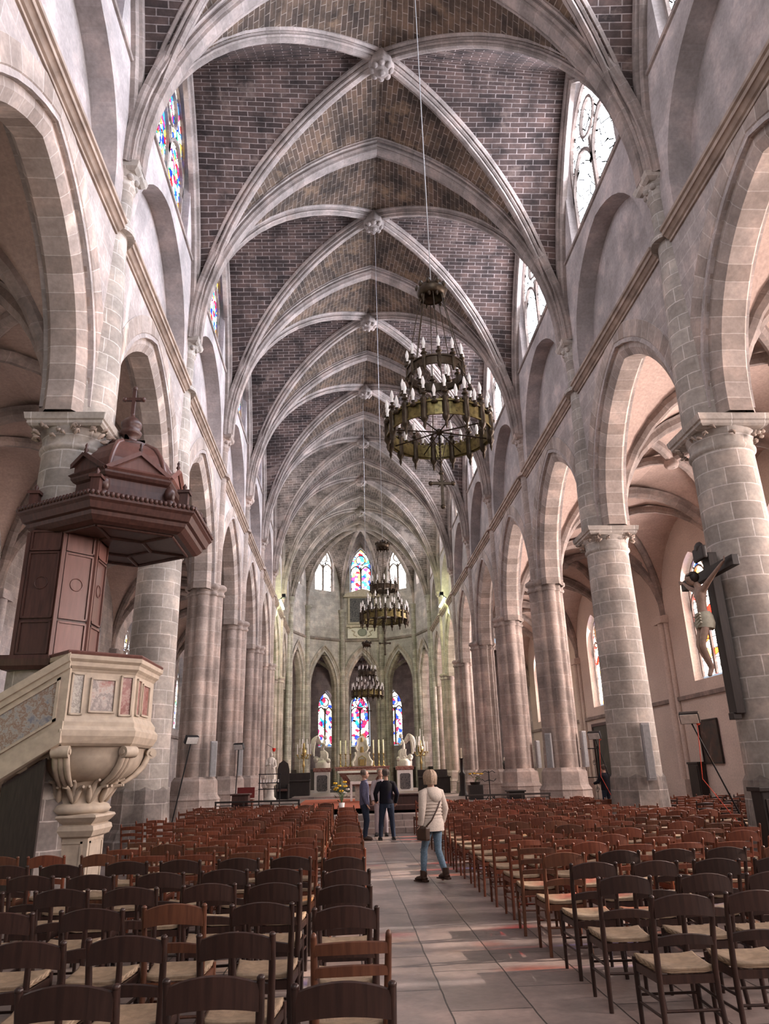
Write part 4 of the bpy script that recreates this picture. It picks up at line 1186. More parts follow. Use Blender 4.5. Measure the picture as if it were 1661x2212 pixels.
    for k in range(8):
        a = 2*pi*(k+.25)/8; cndl(.50*cos(a), .50*sin(a), zu-.42)
    return R
ch1 = chandelier((.17, 8.95, 8.32), 21.2, 'big ring chandelier hanging highest in view, near the crucifix column')
for (x, y), lab in (((.04, 21.7), 'ring chandelier hanging in front of the framed picture in the apse'), ((-.14, 34.4), 'ring chandelier hanging just above the altar window, smallest in view')):
    c = copy_tree(ch1); c.location = (x, y, 8.32 if y < 30 else 7.35); c['label'] = lab

# ------------------------------------------------------------------ crucifix on the column
CR = thing('crucifix', 'large dark wooden crucifix with a pale carved figure hanging on the round column', 'crucifix', (5.25, 12.0, 2.4))
b = MB(); b.bbox(5.20, 5.36, 11.86, 12.10, 2.45, 5.18, .012); b.bbox(5.16, 5.30, 11.90, 12.06, 2.36, 2.47, .01)
ub = obj('upright_beam', b, M['oak'], CR)
b = MB(); b.bbox(5.14, 5.26, 11.02, 12.92, 4.72, 4.90, .012); obj('cross_arm', b, M['oak'], CR)
b = MB(); b.bbox(5.08, 5.16, 11.78, 12.18, 5.06, 5.30, .03); b.sphere((5.12, 11.98, 5.3), .14, 8, 6, sc=(.4,1,.7)); obj('title_plaque', b, M['oak'], CR)
fx, fy = 5.02, 11.98
J = {'pelvis': (fx-.02,fy,4.05,(.11,.10)), 'waist': (fx-.04,fy,4.22,(.095,.085)), 'chest': (fx-.02,fy,4.44,(.125,.10)), 'neck': (fx-.02,fy+.01,4.60,(.05,.05)), 'skull': (fx-.07,fy+.04,4.68,(.06,.07))}
E = [('pelvis','waist'),('waist','chest'),('chest','neck'),('neck','skull')]
for s, n in ((-1,'a'),(1,'b')):
    J['sh'+n] = (fx,fy+s*.17,4.55,.055); J['el'+n] = (fx+.02,fy+s*.42,4.66,.040); J['wr'+n] = (fx+.07,fy+s*.68,4.80,.026); J['pa'+n] = (fx+.09,fy+s*.76,4.84,(.03,.018))
    J['hip'+n] = (fx-.03,fy+s*.075,3.98,.082); J['kn'+n] = (fx-.15,fy+s*.06+.03,3.58,.056); J['an'+n] = (fx-.03,fy+s*.025+.02,3.20,.036); J['to'+n] = (fx-.10,fy+s*.015+.02,3.06,(.032,.022))
    E += [('chest','sh'+n),('sh'+n,'el'+n),('el'+n,'wr'+n),('wr'+n,'pa'+n),('pelvis','hip'+n),('hip'+n,'kn'+n),('kn'+n,'an'+n),('an'+n,'to'+n)]
b = MB(); me_to_mb(skin('corpus', J, E, 2), b)
head_mesh(b, (fx-.10, fy+.06, 4.74), radians(75), radians(-38), .1, 0, 0)
for s in (-1, 1):
    for k in range(5):
        a = -.5+.25*k; b.tube([(fx+.09,fy+s*.76,4.84),(fx+.07,fy+s*(.80+.02*cos(a)),4.86+.05*a),(fx+.05,fy+s*(.845+.02*cos(a)),4.86+.07*a)], [.012,.011,.007], 5)
Mcorp = plain('carved_limewood', (.30,.20,.155,1), .5, 0, .2, 14)
cf = obj('carved_figure', b, Mcorp, CR)
b = MB(); b.tube([(fx-.03,fy,3.86),(fx-.02,fy,3.95),(fx-.02,fy,4.06),(fx-.03,fy,4.14)], [.15,.165,.15,.125], 14, flat=.9)
for k in range(4): b.tube([(fx-.15,fy-.13,4.10-.05*k),(fx-.17,fy,4.05-.06*k),(fx-.12,fy+.14,4.08-.04*k)], .018, 6)
b.tube([(fx-.05,fy+.15,4.1),(fx-.07,fy+.19,3.98),(fx-.05,fy+.18,3.80)], [.03,.05,.035], 7)
obj('loincloth', b, plain('painted_cloth', (.36,.34,.27,1), .7, 0, .15, 14), cf)
b = MB()
for k in range(22):
    a = 2*pi*k/22; b.tube([(fx-.10+.085*cos(a), fy+.06+.09*sin(a), 4.80+.012*sin(3*a)), (fx-.10+.085*cos(a+.3), fy+.06+.09*sin(a+.3), 4.80+.012*sin(3*a+2))], .014, 5)
b.sphere((fx-.07, fy+.04, 4.77), .108, 10, 7, sc=(.9,.95,1))
obj('hair', b, M['oak'], cf)

# ------------------------------------------------------------------ altar group
ZF = .55
AY = 50.0
AL = thing('high_altar', 'white and gilt high altar with a red marble front under the tall apse window', 'altar', (-.12, AY, ZF))
ax = -.12
b = MB(); b.box(ax-2.4, ax+2.4, AY-1.3, AY+1.0, ZF, ZF+.16); b.box(ax-2.0, ax+2.0, AY-1.0, AY+1.0, ZF+.16, ZF+.32); obj('step', b, M['mdark'], AL)
b = MB(); b.loft([[(ax-w, AY-d, z), (ax+w, AY-d, z), (ax+w, AY+.4, z), (ax-w, AY+.4, z)] for z, w, d in ((.87,.95,.22),(1.0,1.0,.24),(1.1,1.12,.28),(1.62,1.5,.46),(1.66,1.52,.48))], True, True, 0, False); obj('altar_body', b, M['mred'], AL)
b = MB(); b.loft([[(ax-w, AY-d, z), (ax+w, AY-d, z), (ax+w, AY-d+.06, z), (ax-w, AY-d+.06, z)] for z, w, d in ((1.14,.75,.33),(1.56,1.05,.45))], True, True, 0, False); obj('front_panel', b, M['statue'], AL)
b = MB(); b.bbox(ax-1.62, ax+1.62, AY-.58, AY+.5, 1.66, 1.80, .03); obj('altar_top', b, M['white'], AL)
b = MB(); b.box(ax-1.75, ax+1.75, AY+.1, AY+.7, 1.80, 2.0); b.box(ax-1.82, ax+1.82, AY+.05, AY+.75, 1.98, 2.06); b.box(ax-1.5, ax+1.5, AY-.1, AY+.2, 1.80, 1.9); obj('gradine', b, M['mred'], AL)
b = MB()
def plaque(pts, y0, y1): b.loft([[(ax+x, y0, z) for x, z in pts], [(ax+x, y1, z) for x, z in pts]], True, True, 0, False)
half = [(.62,2.06),(.60,2.3),(.46,2.42),(.52,2.62),(.36,2.85),(.34,3.05),(.42,3.22),(.30,3.4),(.26,3.62),(.34,3.78),(.18,3.9),(0,4.0)]
plaque(half + [(-x, z) for x, z in reversed(half[:-1])], AY+.12, AY+.5)
for s in (-1, 1):
    b.tube([(ax+s*.58,AY+.05,2.1),(ax+s*.64,AY+.03,2.35),(ax+s*.50,AY+.03,2.5),(ax+s*.42,AY+.03,2.75),(ax+s*.48,AY+.03,2.95)], [.09,.08,.07,.06,.07], 8)
    b.tube([(ax+s*.30,AY+.05,3.0),(ax+s*.42,AY+.05,3.2),(ax+s*.30,AY+.05,3.45),(ax+s*.30,AY+.05,3.7)], [.06,.07,.06,.05], 8)
obj('tabernacle', b, M['statue'], AL)
b = MB(); 
for z, r in ((3.1,.16),(3.72,.12)):
    m_ = MB(); m_.tube([(ax,AY+.08,z-r*1.1),(ax,AY+.08,z+r*1.1)], [r*.8,r*.6], 10, flat=.3); obj('gilt_medallion', m_, M['gold'], AL)
for k in range(9):
    a = pi*k/8; b.tube([(ax,AY+.2,3.95),(ax+.34*cos(a),AY+.2,3.95+.3*sin(a))], [.03,.006], 5)
obj('gilt_rays', b, M['gold'], AL); b = MB()
b.tube([(ax-.22,AY+.06,2.1),(ax-.24,AY+.06,2.55),(ax,AY+.06,2.72),(ax+.24,AY+.06,2.55),(ax+.22,AY+.06,2.1)], .03, 6)
b.bbox(ax-.16, ax+.16, AY+.04, AY+.1, 2.1, 2.5, .02)
obj('gilt_ornament', b, M['gold'], AL)

def candlestick(x, y, z0, hs, hc, label, big=False):
    t = thing('altar_candlestick', label, 'candlestick', (x, y, z0), 'tall candlesticks on the high altar')
    b = MB(); b.lathe([(.11,z0),(.11,z0+.03),(.05,z0+.08),(.03,z0+.16),(.055,z0+.22),(.028,z0+.28),(.025,z0+hs*.6),(.05,z0+hs*.66),(.025,z0+hs*.75),(.03,z0+hs*.9),(.085,z0+hs*.97),(.09,z0+hs)], x, y, 14); obj('holder', b, M['gold'], t)
    b = MB(); b.lathe([(.045,z0+hs),(.043,z0+hs+hc),(.01,z0+hs+hc+.01)], x, y, 12); obj('candle', b, M['candlewax'], t)
for k, dx in enumerate((-1.42,-1.08,-.76,.76,1.12,1.42)):
    nm = ['outermost','middle','innermost','innermost','middle','outermost'][k]
    candlestick(ax+dx, AY+.45, 2.06, .80, .85, '%s of the three tall altar candlesticks on the %s of the tabernacle' % (nm, 'pulpit side' if k < 3 else 'crucifix side'))

def angel(x, y, s, label):
    """kneeling marble angel on a pedestal facing the altar; s=+1 looks towards +x"""
    t = thing('angel_statue', label, 'statue', (x, y, ZF-.1), 'kneeling marble angels beside the altar')
    z0 = ZF-.1
    b = MB(); b.box(x-.48, x+.48, y-.4, y+.4, z0, z0+1.32); b.box(x-.52, x+.52, y-.44, y+.44, z0, z0+.1); obj('pedestal', b, M['white'], t)
    b = MB(); pts = [(-.33,.28),(-.25,.2),(.25,.2),(.33,.28),(.33,1.05),(.25,1.13),(-.25,1.13),(-.33,1.05)]
    b.loft([[(x+px, y-.415, z0+pz) for px, pz in pts], [(x+px, y-.39, z0+pz) for px, pz in pts]], True, True, 0, False); obj('marble_panel', b, M['mdark'], t)
    b = MB(); stack(b, [(x-.48,y-.4),(x+.48,y-.4),(x+.48,y+.4),(x-.48,y+.4)], [(z0+1.32,.02),(z0+1.36,.10),(z0+1.52,.10),(z0+1.56,.02)]); obj('pedestal_cap', b, M['mred'], t)
    zb = z0+1.56; b = MB()
    P = lambda u, v, z: (x+s*u, y+v, zb+z)
    # plinth of clouds
    b.lathe([(.46,zb),(.47,zb+.28),(.40,zb+.42),(.2,zb+.5)], x, y, 20, fn=lambda a: 1+.06*cos(5*a))
    for k in range(7): b.sphere(P(-.35+.12*k, -.22+.03*(k % 3), .42+.04*(k % 2)), .15, 8, 6)
    b.sphere(P(-.38, -.1, .52), .19, 10, 7); b.tube([P(-.45,-.3,.5), P(-.40,-.32,.62), P(-.32,-.32,.56), P(-.36,-.32,.48)], .07, 8)
    # robe: lower leg, thigh, skirt folds
    J = {'pel': P(-.12,0,.95)+((.20,.18),), 'wai': P(-.04,0,1.18)+((.14,.13),), 'che': P(.04,0,1.42)+((.16,.13),), 'nec': P(.10,0,1.60)+((.07,.07),), 'sku': P(.16,0,1.72)+((.07,.07),),
         'kn1': P(.30,-.10,.86)+((.14,.13),), 'ft1': P(.26,-.10,.46)+((.12,.10),), 'kn2': P(.24,.12,.52)+((.15,.13),), 'ft2': P(-.34,.12,.50)+((.12,.10),),
         'sh1': P(.06,-.19,1.47)+((.075,.075),), 'el1': P(.22,-.20,1.24)+((.06,.06),), 'wr1': P(.34,-.06,1.40)+((.035,.035),), 'sh2': P(.06,.19,1.47)+((.075,.075),), 'el2': P(.24,.20,1.22)+((.06,.06),), 'wr2': P(.36,.04,1.42)+((.035,.035),)}
    E = [('pel','wai'),('wai','che'),('che','nec'),('nec','sku'),('pel','kn1'),('kn1','ft1'),('pel','kn2'),('kn2','ft2'),('che','sh1'),('sh1','el1'),('el1','wr1'),('che','sh2'),('sh2','el2'),('el2','wr2')]
    me_to_mb(skin('angel', J, E, 2), b)
    head_mesh(b, P(.20,0,1.80), -s*pi/2, radians(-18), .1, 0, 0)
    b.sphere(P(.17,0,1.83), .125, 10, 7, sc=(1,.95,1))
    for k in range(5): b.tube([P(-.1+.07*k,-.2,1.0), P(-.05+.08*k,-.26,.75), P(-.12+.1*k,-.28,.48)], [.05,.06,.05], 6)
    for q in (-1, 1):
        hd = P(.36,q*.03,1.44)
        for f_ in range(5): b.tube([hd, P(.39+.004*f_, q*.03, 1.48+.012*f_), P(.40,q*.02,1.53+.012*f_-.008*abs(f_-2))], [.016,.013,.008], 5)
    bod = obj('figure', b, M['statue'], t)
    for q in (-1, 1):
        w = MB(); base = Vector(P(-.10,q*.10,1.42))
        prof = [(0,0,.10),(-.16,.22,.15),(-.30,.38,.19),(-.42,.30,.19),(-.48,.05,.17),(-.50,-.25,.13),(-.46,-.55,.07),(-.42,-.72,.02)]
        rr = []
        for i, (u, z, wd) in enumerate(prof):
            c = base+Vector((s*u, q*(.10+.035*i), z))
            rr.append([tuple(c+Vector((s*wd*cos(a)*.9, q*.035*sin(a), wd*sin(a+.6)*.75))) for a in [2*pi*j/10 for j in range(10)]])
        w.loft(rr, True, True, 0, True)
        for i in range(4): w.tube([base+Vector((s*(-.28-.04*i), q*(.22+.02*i), .28-.1*i)), base+Vector((s*(-.44), q*(.28+.02*i), -.10-.13*i))], .03, 5)
        obj('wing', w, M['statue'], t)
angel(-2.66, 48.2, 1, 'kneeling marble angel on a pedestal, on the pulpit side of the altar')
angel(2.50, 48.2, -1, 'kneeling marble angel on a pedestal, on the crucifix side of the altar')

TT = thing('table_altar', 'white table altar with slim legs standing before the high altar', 'altar', (-.10, 36.0, .462))
b = MB(); b.bbox(-.98, .78, 35.6, 36.5, 1.18, 1.30, .015); obj('tabletop', b, M['white'], TT)
for (x, y) in ((-.93,35.66),(.73,35.66),(-.93,36.44),(.73,36.44)):
    b = MB(); b.bbox(x-.05, x+.05, y-.05, y+.05, .462, 1.19, .01); obj('leg', b, M['white'], TT)
b = MB(); b.box(-.75, .55, 35.95, 36.2, .462, 1.18); obj('inner_panel', b, M['mgrey'], TT)

def candelabrum(x, y, z0, label):
    t = thing('candelabrum', label, 'candelabrum', (x, y, z0), 'gilt standing candelabra in the choir')
    b = MB(); b.lathe([(.26,z0),(.26,z0+.08),(.12,z0+.2),(.06,z0+.45),(.10,z0+.6),(.05,z0+.8),(.04,z0+1.5),(.09,z0+1.6),(.05,z0+1.75),(.05,z0+2.1),(.16,z0+2.25),(.18,z0+2.5),(.08,z0+2.6),(.05,z0+2.9)], x, y, 14)
    for k in range(7):
        a = 2*pi*k/7; r = .42
        b.tube([(x,y,z0+2.1),(x+r*.7*cos(a),y+r*.7*sin(a),z0+2.0),(x+r*cos(a),y+r*sin(a),z0+2.2)], .02, 5); b.lathe([(.02,z0+2.18),(.06,z0+2.22),(.05,z0+2.25)], x+r*cos(a), y+r*sin(a), 8)
    for k in range(5):
        a = 2*pi*(k+.5)/5; r = .24; b.tube([(x,y,z0+2.6),(x+r*cos(a),y+r*sin(a),z0+2.62)], .016, 5)
    obj('stem', b, M['gold'], t)
    for k in range(7):
        a = 2*pi*k/7; c = MB(); c.lathe([(.022,z0+2.24),(.02,z0+2.85)], x+.42*cos(a), y+.42*sin(a), 8); obj('candle', c, M['white'], t)
    for k in range(5):
        a = 2*pi*(k+.5)/5; c = MB(); c.lathe([(.022,z0+2.62),(.02,z0+3.15)], x+.24*cos(a), y+.24*sin(a), 8); obj('candle', c, M['white'], t)
    c = MB(); c.lathe([(.025,z0+2.85),(.02,z0+3.6)], x, y, 8); obj('candle', c, M['white'], t)
candelabrum(-3.74, 46.5, ZF, 'gilt candelabrum with white candles on the pulpit side of the choir')
candelabrum(3.40, 46.5, ZF, 'gilt candelabrum with white candles on the crucifix side of the choir')

# dark stalls, chair and screens of the choir
def slab_thing(name, label, cat, boxes, mat, loc, group=None):
    t = MB()
    for bx in boxes: t.bbox(*bx, .02)
    return obj(name, t, mat, origin=loc, label=label, cat=cat, group=group)
for k in range(5):
    L, F = facet(AV[k], AV[k+1]); b = MB(); H = L/2-.25
    P = [F(-H,0.45,.45), F(H,.45,.45), F(H,.45,.6), F(-H,.45,.6)]
    b.loft([P, [(p[0],p[1],2.0) for p in P]], True, True, 0, False)
    for j in range(4):
        q = [F(-H+.1+j*(2*H-.1)/4, z, .43) for z in (.7,1.8)] + [F(-H+(j+1)*(2*H-.1)/4, z, .43) for z in (1.8,.7)]; b.poly(q)
    obj('choir_screen', b, M['oak'], origin=F(0,.45,.5), cat='screen', label=['dark wooden screen in the apse arch at the pulpit end of the choir','dark wooden screen behind the angel on the pulpit side','dark wooden screen directly behind the high altar','dark wooden screen behind the angel on the crucifix side','dark wooden screen in the apse arch at the crucifix end of the choir'][k])
def stall(x, y, s, label):
    t = thing('choir_stall', label, 'choir stall', (x, y, .45), 'dark wooden stalls in the choir')
    b = MB(); b.bbox(x-.9, x+.9, y-.1, y, .45, 1.75, .02); b.bbox(x-.9, x-.82, y-.6, y, .45, 1.4, .02); b.bbox(x+.82, x+.9, y-.6, y, .45, 1.4, .02); obj('frame', b, M['oak'], t)
    b = MB(); b.bbox(x-.85, x+.85, y-.55, y-.05, .82, .9, .02); obj('seat', b, M['oak'], t)
    b = MB(); b.bbox(x-.9, x+.9, y-1.2, y-1.1, .45, 1.3, .02); b.bbox(x-.95, x+.95, y-1.3, y-1.0, 1.28, 1.36, .02); obj('desk_front', b, M['oak'], t)
stall(-4.1, 44.2, -1, 'dark wooden choir stall below the candelabrum on the pulpit side')
stall(4.0, 46.0, 1, 'dark wooden choir stall below the candelabrum on the crucifix side')
t = thing('celebrant_chair', 'dark high-backed chair with a rounded top beside the statue', 'chair', (-4.55, 41.5, .45))
b = MB(); pts = [(-.32,.45),(-.32,1.95),(-.24,2.25),(0,2.42),(.24,2.25),(.32,1.95),(.32,.45)]
b.loft([[(-4.55+x, yy, z) for x, z in pts] for yy in (41.75, 41.85)], True, True, 0, False); obj('backrest', b, M['oak'], t)
b = MB(); b.bbox(-4.87, -4.23, 41.2, 41.8, .85, .97, .02); obj('seat', b, M['pwood'], t)
for s in (-1, 1):
    b = MB(); b.bbox(-4.55+s*.30-.04, -4.55+s*.30+.04, 41.2, 41.8, .45, 1.2, .02); obj('arm', b, M['oak'], t)

# statue on the pulpit side and iron candle rack before it
t = thing('saint_statue', 'pale stone statue of a robed saint lit by a lamp, on the pulpit side', 'statue', (-5.05, 40, .45))
x, y = -5.05, 40.0
b = MB(); b.lathe([(.30,.45),(.30,.55),(.20,.62),(.17,1.15),(.26,1.22),(.26,1.30)], x, y, 16); obj('pedestal', b, M['statue'], t)
b = MB(); b.lathe([(.26,1.3),(.27,1.4),(.22,1.8),(.19,2.1),(.23,2.38),(.16,2.5),(.06,2.56)], x, y, 24, fn=lambda a: 1+.10*cos(7*a))
head_mesh(b, (x, y, 2.68), radians(200), 0, .1, 0, 0)
b.tube([(x-.2,y-.05,2.4),(x-.22,y-.2,2.15),(x-.02,y-.28,2.2)], [.07,.06,.04], 8); b.tube([(x+.2,y-.05,2.4),(x+.26,y-.16,2.1),(x+.1,y-.28,2.0)], [.07,.06,.04], 8)
for k in range(6): b.tube([(x-.16+.06*k,y-.2,2.2),(x-.2+.08*k,y-.25,1.8),(x-.15+.06*k,y-.26,1.35)], .03, 5)
obj('figure', b, M['statue'], t)
t = thing('sanctuary_lamp', 'small red glass lamp hanging beside the head of the saint statue', 'lamp', (-4.92, 40, 2.9))
b = MB(); b.lathe([(.03,2.82),(.07,2.86),(.10,2.98),(.09,3.0)], -4.92, 40.0, 12); obj('glass', b, plain('red_glass', (.6,.02,.01,1), .2), t)
b = MB(); b.tube([(-4.92,40,2.98),(-5.3,40,3.2)], .01, 5); obj('bracket', b, M['iron'], t)
t = thing('votive_rack', 'black iron votive candle rack in front of the saint statue', 'candle rack', (-4.55, 34.5, .45))
b = MB()
for xx in (-5.0, -4.1): b.tube([(xx,34.5,.45),(xx,34.5,1.75)], .025, 6)
for z in (1.1, 1.35, 1.72): b.tube([(-5.05,34.5,z),(-4.05,34.5,z)], .022, 6)
obj('frame', b, M['iron'], t)
for k in range(7):
    c = MB(); c.lathe([(.03,1.37),(.03,1.5)], -4.95+.13*k, 34.5, 8); obj('candle', c, M['white'], t)

# paschal candle and iron stand on the crucifix side
t = thing('paschal_candle', 'tall dark candle stand beside the piers on the crucifix side of the choir', 'candle stand', (4.75, 39, .45))
b = MB(); b.lathe([(.25,.45),(.22,.55),(.16,.7),(.14,1.4),(.17,1.5),(.08,1.6),(.07,2.2),(.12,2.25)], 4.75, 39, 12); obj('stand', b, M['oak'], t)
b = MB(); b.lathe([(.045,2.25),(.043,2.75)], 4.75, 39, 10); obj('candle', b, M['candlewax'], t)
t = thing('iron_candle_stand', 'thin wrought-iron stand with curled arms before the crucifix side piers', 'candle stand', (5.0, 33.0, .45))
b = MB(); b.tube([(5.0,33,.45),(5.0,33,1.62)], .022, 6)
for s in (-1, 1):
    b.tube([(5.0,33,1.55),(5.0+s*.16,33,1.62),(5.0+s*.28,33,1.54)], .016, 5); b.tube([(5.0,33,1.25),(5.0+s*.2,33,1.2),(5.0+s*.3,33,1.3)], .016, 5); b.tube([(5.0,33,.7),(5.0+s*.2,33,.45)], .018, 5)
obj('stem', b, M['iron'], t)

# flowers
def flowers(name, x, y, z, label, vase, n, spread, col):
    t = thing(name, label, 'flowers', (x, y, z))
    b = MB()
    if vase: b.lathe([(.09,z),(.10,z+.02),(.085,z+.2),(.10,z+.34),(.085,z+.34)], x, y, 16)
    else: b.lathe([(.2,z),(.24,z+.12)], x, y, 14)
    obj('vase', b, M['white'] if vase else M['oak'], t)
    rr = random.Random(int(x*10)+5); top = z+(.34 if vase else .12)
    lf = MB(); st_ = MB(); F_ = []
    for k in range(n):
        a, r, h = rr.uniform(0, 2*pi), spread*sqrt(rr.random()), rr.uniform(.25, .62 if vase else .35)
        p = (x+r*cos(a), y+r*sin(a), top+h); st_.tube([(x,y,top-.05),(x+r*.4*cos(a),y+r*.4*sin(a),top+h*.6),p], .006, 4); F_.append(p)
    for k in range(70):
        a, r, h = rr.uniform(0, 2*pi), spread*rr.uniform(.2,1.1), rr.uniform(.0, .42)
        c = Vector((x+r*cos(a), y+r*sin(a), top+h)); d = Vector((cos(a), sin(a), rr.uniform(-.3,.8))).normalized()*rr.uniform(.08,.14); q = Vector((-sin(a), cos(a), 0))*.03
        lf.add([c, c+d*.5+q, c+d, c+d*.5-q], [(0,1,2,3)])
    obj('leaves', lf, plain('leaf_green', (.05,.085,.03,1), .6, 0, .4, 20), t); obj('stems', st_, plain('stem_green', (.06,.1,.035,1), .6), t)
    for i, p in enumerate(F_):
        f_ = MB(); f_.sphere(p, .05, 8, 5, sc=(1,1,.6))
        for k in range(6): f_.sphere((p[0]+.045*cos(k*pi/3), p[1]+.045*sin(k*pi/3), p[2]+.01), .028, 6, 4)
        obj('blossom', f_, col if i % 4 else M['white'], t)
    return t
Myel = plain('yellow_petal', (.80,.48,.04,1), .6, 0, .15, 20)
flowers('flower_vase', -1.30, 25.2, .45, 'white vase of yellow flowers standing on the chancel step', True, 11, .26, Myel)
flowers('flower_bowl', 4.55, 34.0, .45+.6, 'low arrangement of yellow and white flowers near the crucifix side piers', False, 9, .38, Myel)
b = MB(); b.bbox(4.25, 4.85, 33.75, 34.25, .45, 1.05, .02); obj('flower_stand', b, M['oak'], origin=(4.55,34,.45), label='dark wooden block stand carrying the low yellow flower arrangement', cat='stand')

# ------------------------------------------------------------------ communion rails, kneelers, boxes
def rail(x0, x1, y, label):
    t = thing('communion_rail', label, 'railing', ((x0+x1)/2, y, 0), 'low wrought-iron railings before the choir')
    b = MB(); b.bbox(x0, x1, y-.035, y+.035, .95, 1.0, .01); obj('top_rail', b, M['oak'], t)
    n = max(2, int((x1-x0)/.8))
    for k in range(n+1):
        x = x0+.03+(x1-x0-.06)*k/n; b = MB(); b.bbox(x-.025, x+.025, y-.025, y+.025, 0, .95, .006); obj('post', b, M['oak'], t)
    b = MB(); 
    for k in range(n):
        xa = x0+(x1-x0)*k/n; w = (x1-x0)/n
        b.tube([(xa+w*.1,y,.12),(xa+w*.3,y,.72),(xa+w*.5,y,.80),(xa+w*.7,y,.72),(xa+w*.9,y,.12)], .012, 5); b.tube([(xa+w*.5+.12*cos(q*pi/6), y, .35+.12*sin(q*pi/6)) for q in range(13)], .012, 5); 
        b.tube([(xa,y,.88),(xa+w,y,.88)], .012, 5); b.tube([(xa,y,.10),(xa+w,y,.10)], .012, 5)
    obj('scrollwork', b, M['iron'], t)
rail(-4.95, -2.5, 22.75, 'low iron railing before the choir on the pulpit side')
rail(2.35, 4.9, 22.75, 'low iron railing before the choir on the crucifix side')
slab_thing('prayer_desk', 'reddish brown box desk at the end of the railing on the pulpit side', 'desk', [(-4.5,-4.02,22.95,23.4,0,1.16),(-4.55,-3.97,22.9,23.45,1.14,1.19)], M['pwood'], (-4.26,23.2,0))
slab_thing('prayer_desk', 'dark box desk at the railing on the crucifix side', 'desk', [(3.72,4.18,22.95,23.4,0,1.05),(3.68,4.22,22.9,23.45,1.03,1.08)], M['oak'], (3.95,23.2,0))
b = MB(); b.bbox(-.55, 1.5, 27.2, 27.55, .45, .92, .02); b.bbox(-.6, 1.55, 27.1, 27.6, .90, .96, .015); b.bbox(-.5, 1.45, 26.6, 27.0, .45, .62, .02)
obj('kneeler_bench', b, M['pwood'], origin=(.5,27.3,.45), label='red-brown wooden kneeler bench at the top of the chancel steps', cat='bench')
t = thing('server_bench', 'small red and brown wooden bench near the saint statue', 'bench', (-4.6, 27.0, .45))
b = MB(); b.bbox(-4.95, -4.35, 26.9, 27.3, .85, .91, .01); obj('seat', b, M['wred'], t)
for x in (-4.93, -4.43):
    b = MB(); b.bbox(x, x+.06, 26.92, 27.28, .45, .85, .01); obj('leg', b, M['wred'], t)
b = MB(); b.bbox(-4.95, -4.35, 27.28, 27.34, .95, 1.30, .01); obj('backrest', b, plain('red_velvet', (.11,.014,.013,1), .9), t)

# ------------------------------------------------------------------ pictures, plaques, loudspeakers, floodlights
def picture(name, label, c, w, h, n, mcol, frame=.07, cat='painting', frame_m='oak'):
    """c centre on wall, n outward normal in xy, w along wall"""
    nx, ny = n; tx, ty = -ny, nx
    t = thing(name, label, cat, c)
    P = lambda u, z, o: (c[0]+tx*u+nx*o, c[1]+ty*u+ny*o, c[2]+z)
    b = MB(); b.add([P(-w/2,-h/2,.03),P(w/2,-h/2,.03),P(w/2,h/2,.03),P(-w/2,h/2,.03)], [(0,1,2,3)]); 
    b.add([P(-w/2,-h/2,0),P(w/2,-h/2,0),P(w/2,h/2,0),P(-w/2,h/2,0)], [(3,2,1,0)]); obj('canvas', b, mcol, t)
    b = MB()
    for u0, u1, z0, z1 in ((-w/2-frame,-w/2,-h/2-frame,h/2+frame),(w/2,w/2+frame,-h/2-frame,h/2+frame),(-w/2,w/2,-h/2-frame,-h/2),(-w/2,w/2,h/2,h/2+frame)):
        V = [P(u,z,o) for o in (0,.07) for u, z in ((u0,z0),(u1,z0),(u1,z1),(u0,z1))]
        b.add(V, [(4,5,6,7),(0,1,5,4),(1,2,6,5),(2,3,7,6),(3,0,4,7)])
    obj('frame', b, M[frame_m], t); return t
def canvas(name, cols, scale):
    t = NT(name); tc = t.n('TexCoord'); n = t.noise(scale, 5, tc.outputs['Object'], .65)
    c = t.ramp(n, [(.25+.5*i/(len(cols)-1), q) for i, q in enumerate(cols)]); t.pbsdf(c, .5, 0, None, 0, 0, .4); return t.mat
picture('wall_painting', 'dark framed painting of small figures on the aisle wall below the crucifix', (12.97, 28.7, 2.5), 1.45, 1.55, (-1, 0), canvas('old_canvas', [(.01,.008,.008,1),(.03,.022,.02,1),(.06,.03,.02,1),(.16,.11,.09,1)], 2.2), .05)
picture('tall_painting', 'tall dark canvas on the aisle wall behind the person in dark clothes', (12.97, 41.0, 2.35), 2.9, 2.9, (-1, 0), canvas('tall_canvas', [(.015,.014,.012,1),(.04,.04,.03,1),(.09,.08,.06,1)], 1.0), .16, frame_m='pwood')
apx = .28
picture('apse_picture', 'dark framed picture under a small pediment below the central apse window', (apx, 61.78, 14.9), 2.1, 2.1, (0, -1), M['mdark'], .16, frame_m='cream')
b = MB(); b.loft([[(apx+x, yy, z) for x, z in ((-1.5,16.1),(1.5,16.1),(1.5,16.3),(0,16.75),(-1.5,16.3))] for yy in (61.55, 61.83)], True, True, 0, False); b.box(apx-1.6, apx+1.6, 61.5, 61.84, 16.02, 16.14); b.box(apx-1.35, apx+1.35, 61.55, 61.84, 13.4, 13.6)
obj('pediment', b, M['cream'], origin=(apx,61.8,16), label='pale stone pediment and shelf framing the dark apse picture', cat='pediment')
t = thing('cartouche_plaque', 'white stone plaque with an oval shield under the apse picture', 'plaque', (apx, 61.8, 12.85))
b = MB(); b.box(apx-1.25, apx+1.25, 61.70, 61.83, 12.46, 13.36); obj('slab', b, M['statue'], t)
b = MB(); b.sphere((apx, 61.68, 12.95), .40, 16, 10, sc=(1,.2,.85)); obj('shield', b, plain('grey_shield', (.22,.22,.18,1), .6), t)
b = MB()
for s in (-1, 0, 1): b.sphere((apx+s*1.0, 61.64, 13.42+(.05 if s == 0 else 0)), .15, 10, 7); 
for s in (-1, 1): b.tube([(apx+s*.45,61.66,12.6),(apx+s*.75,61.66,12.75),(apx+s*.62,61.66,13.0),(apx+s*.9,61.66,13.15)], .05, 6)
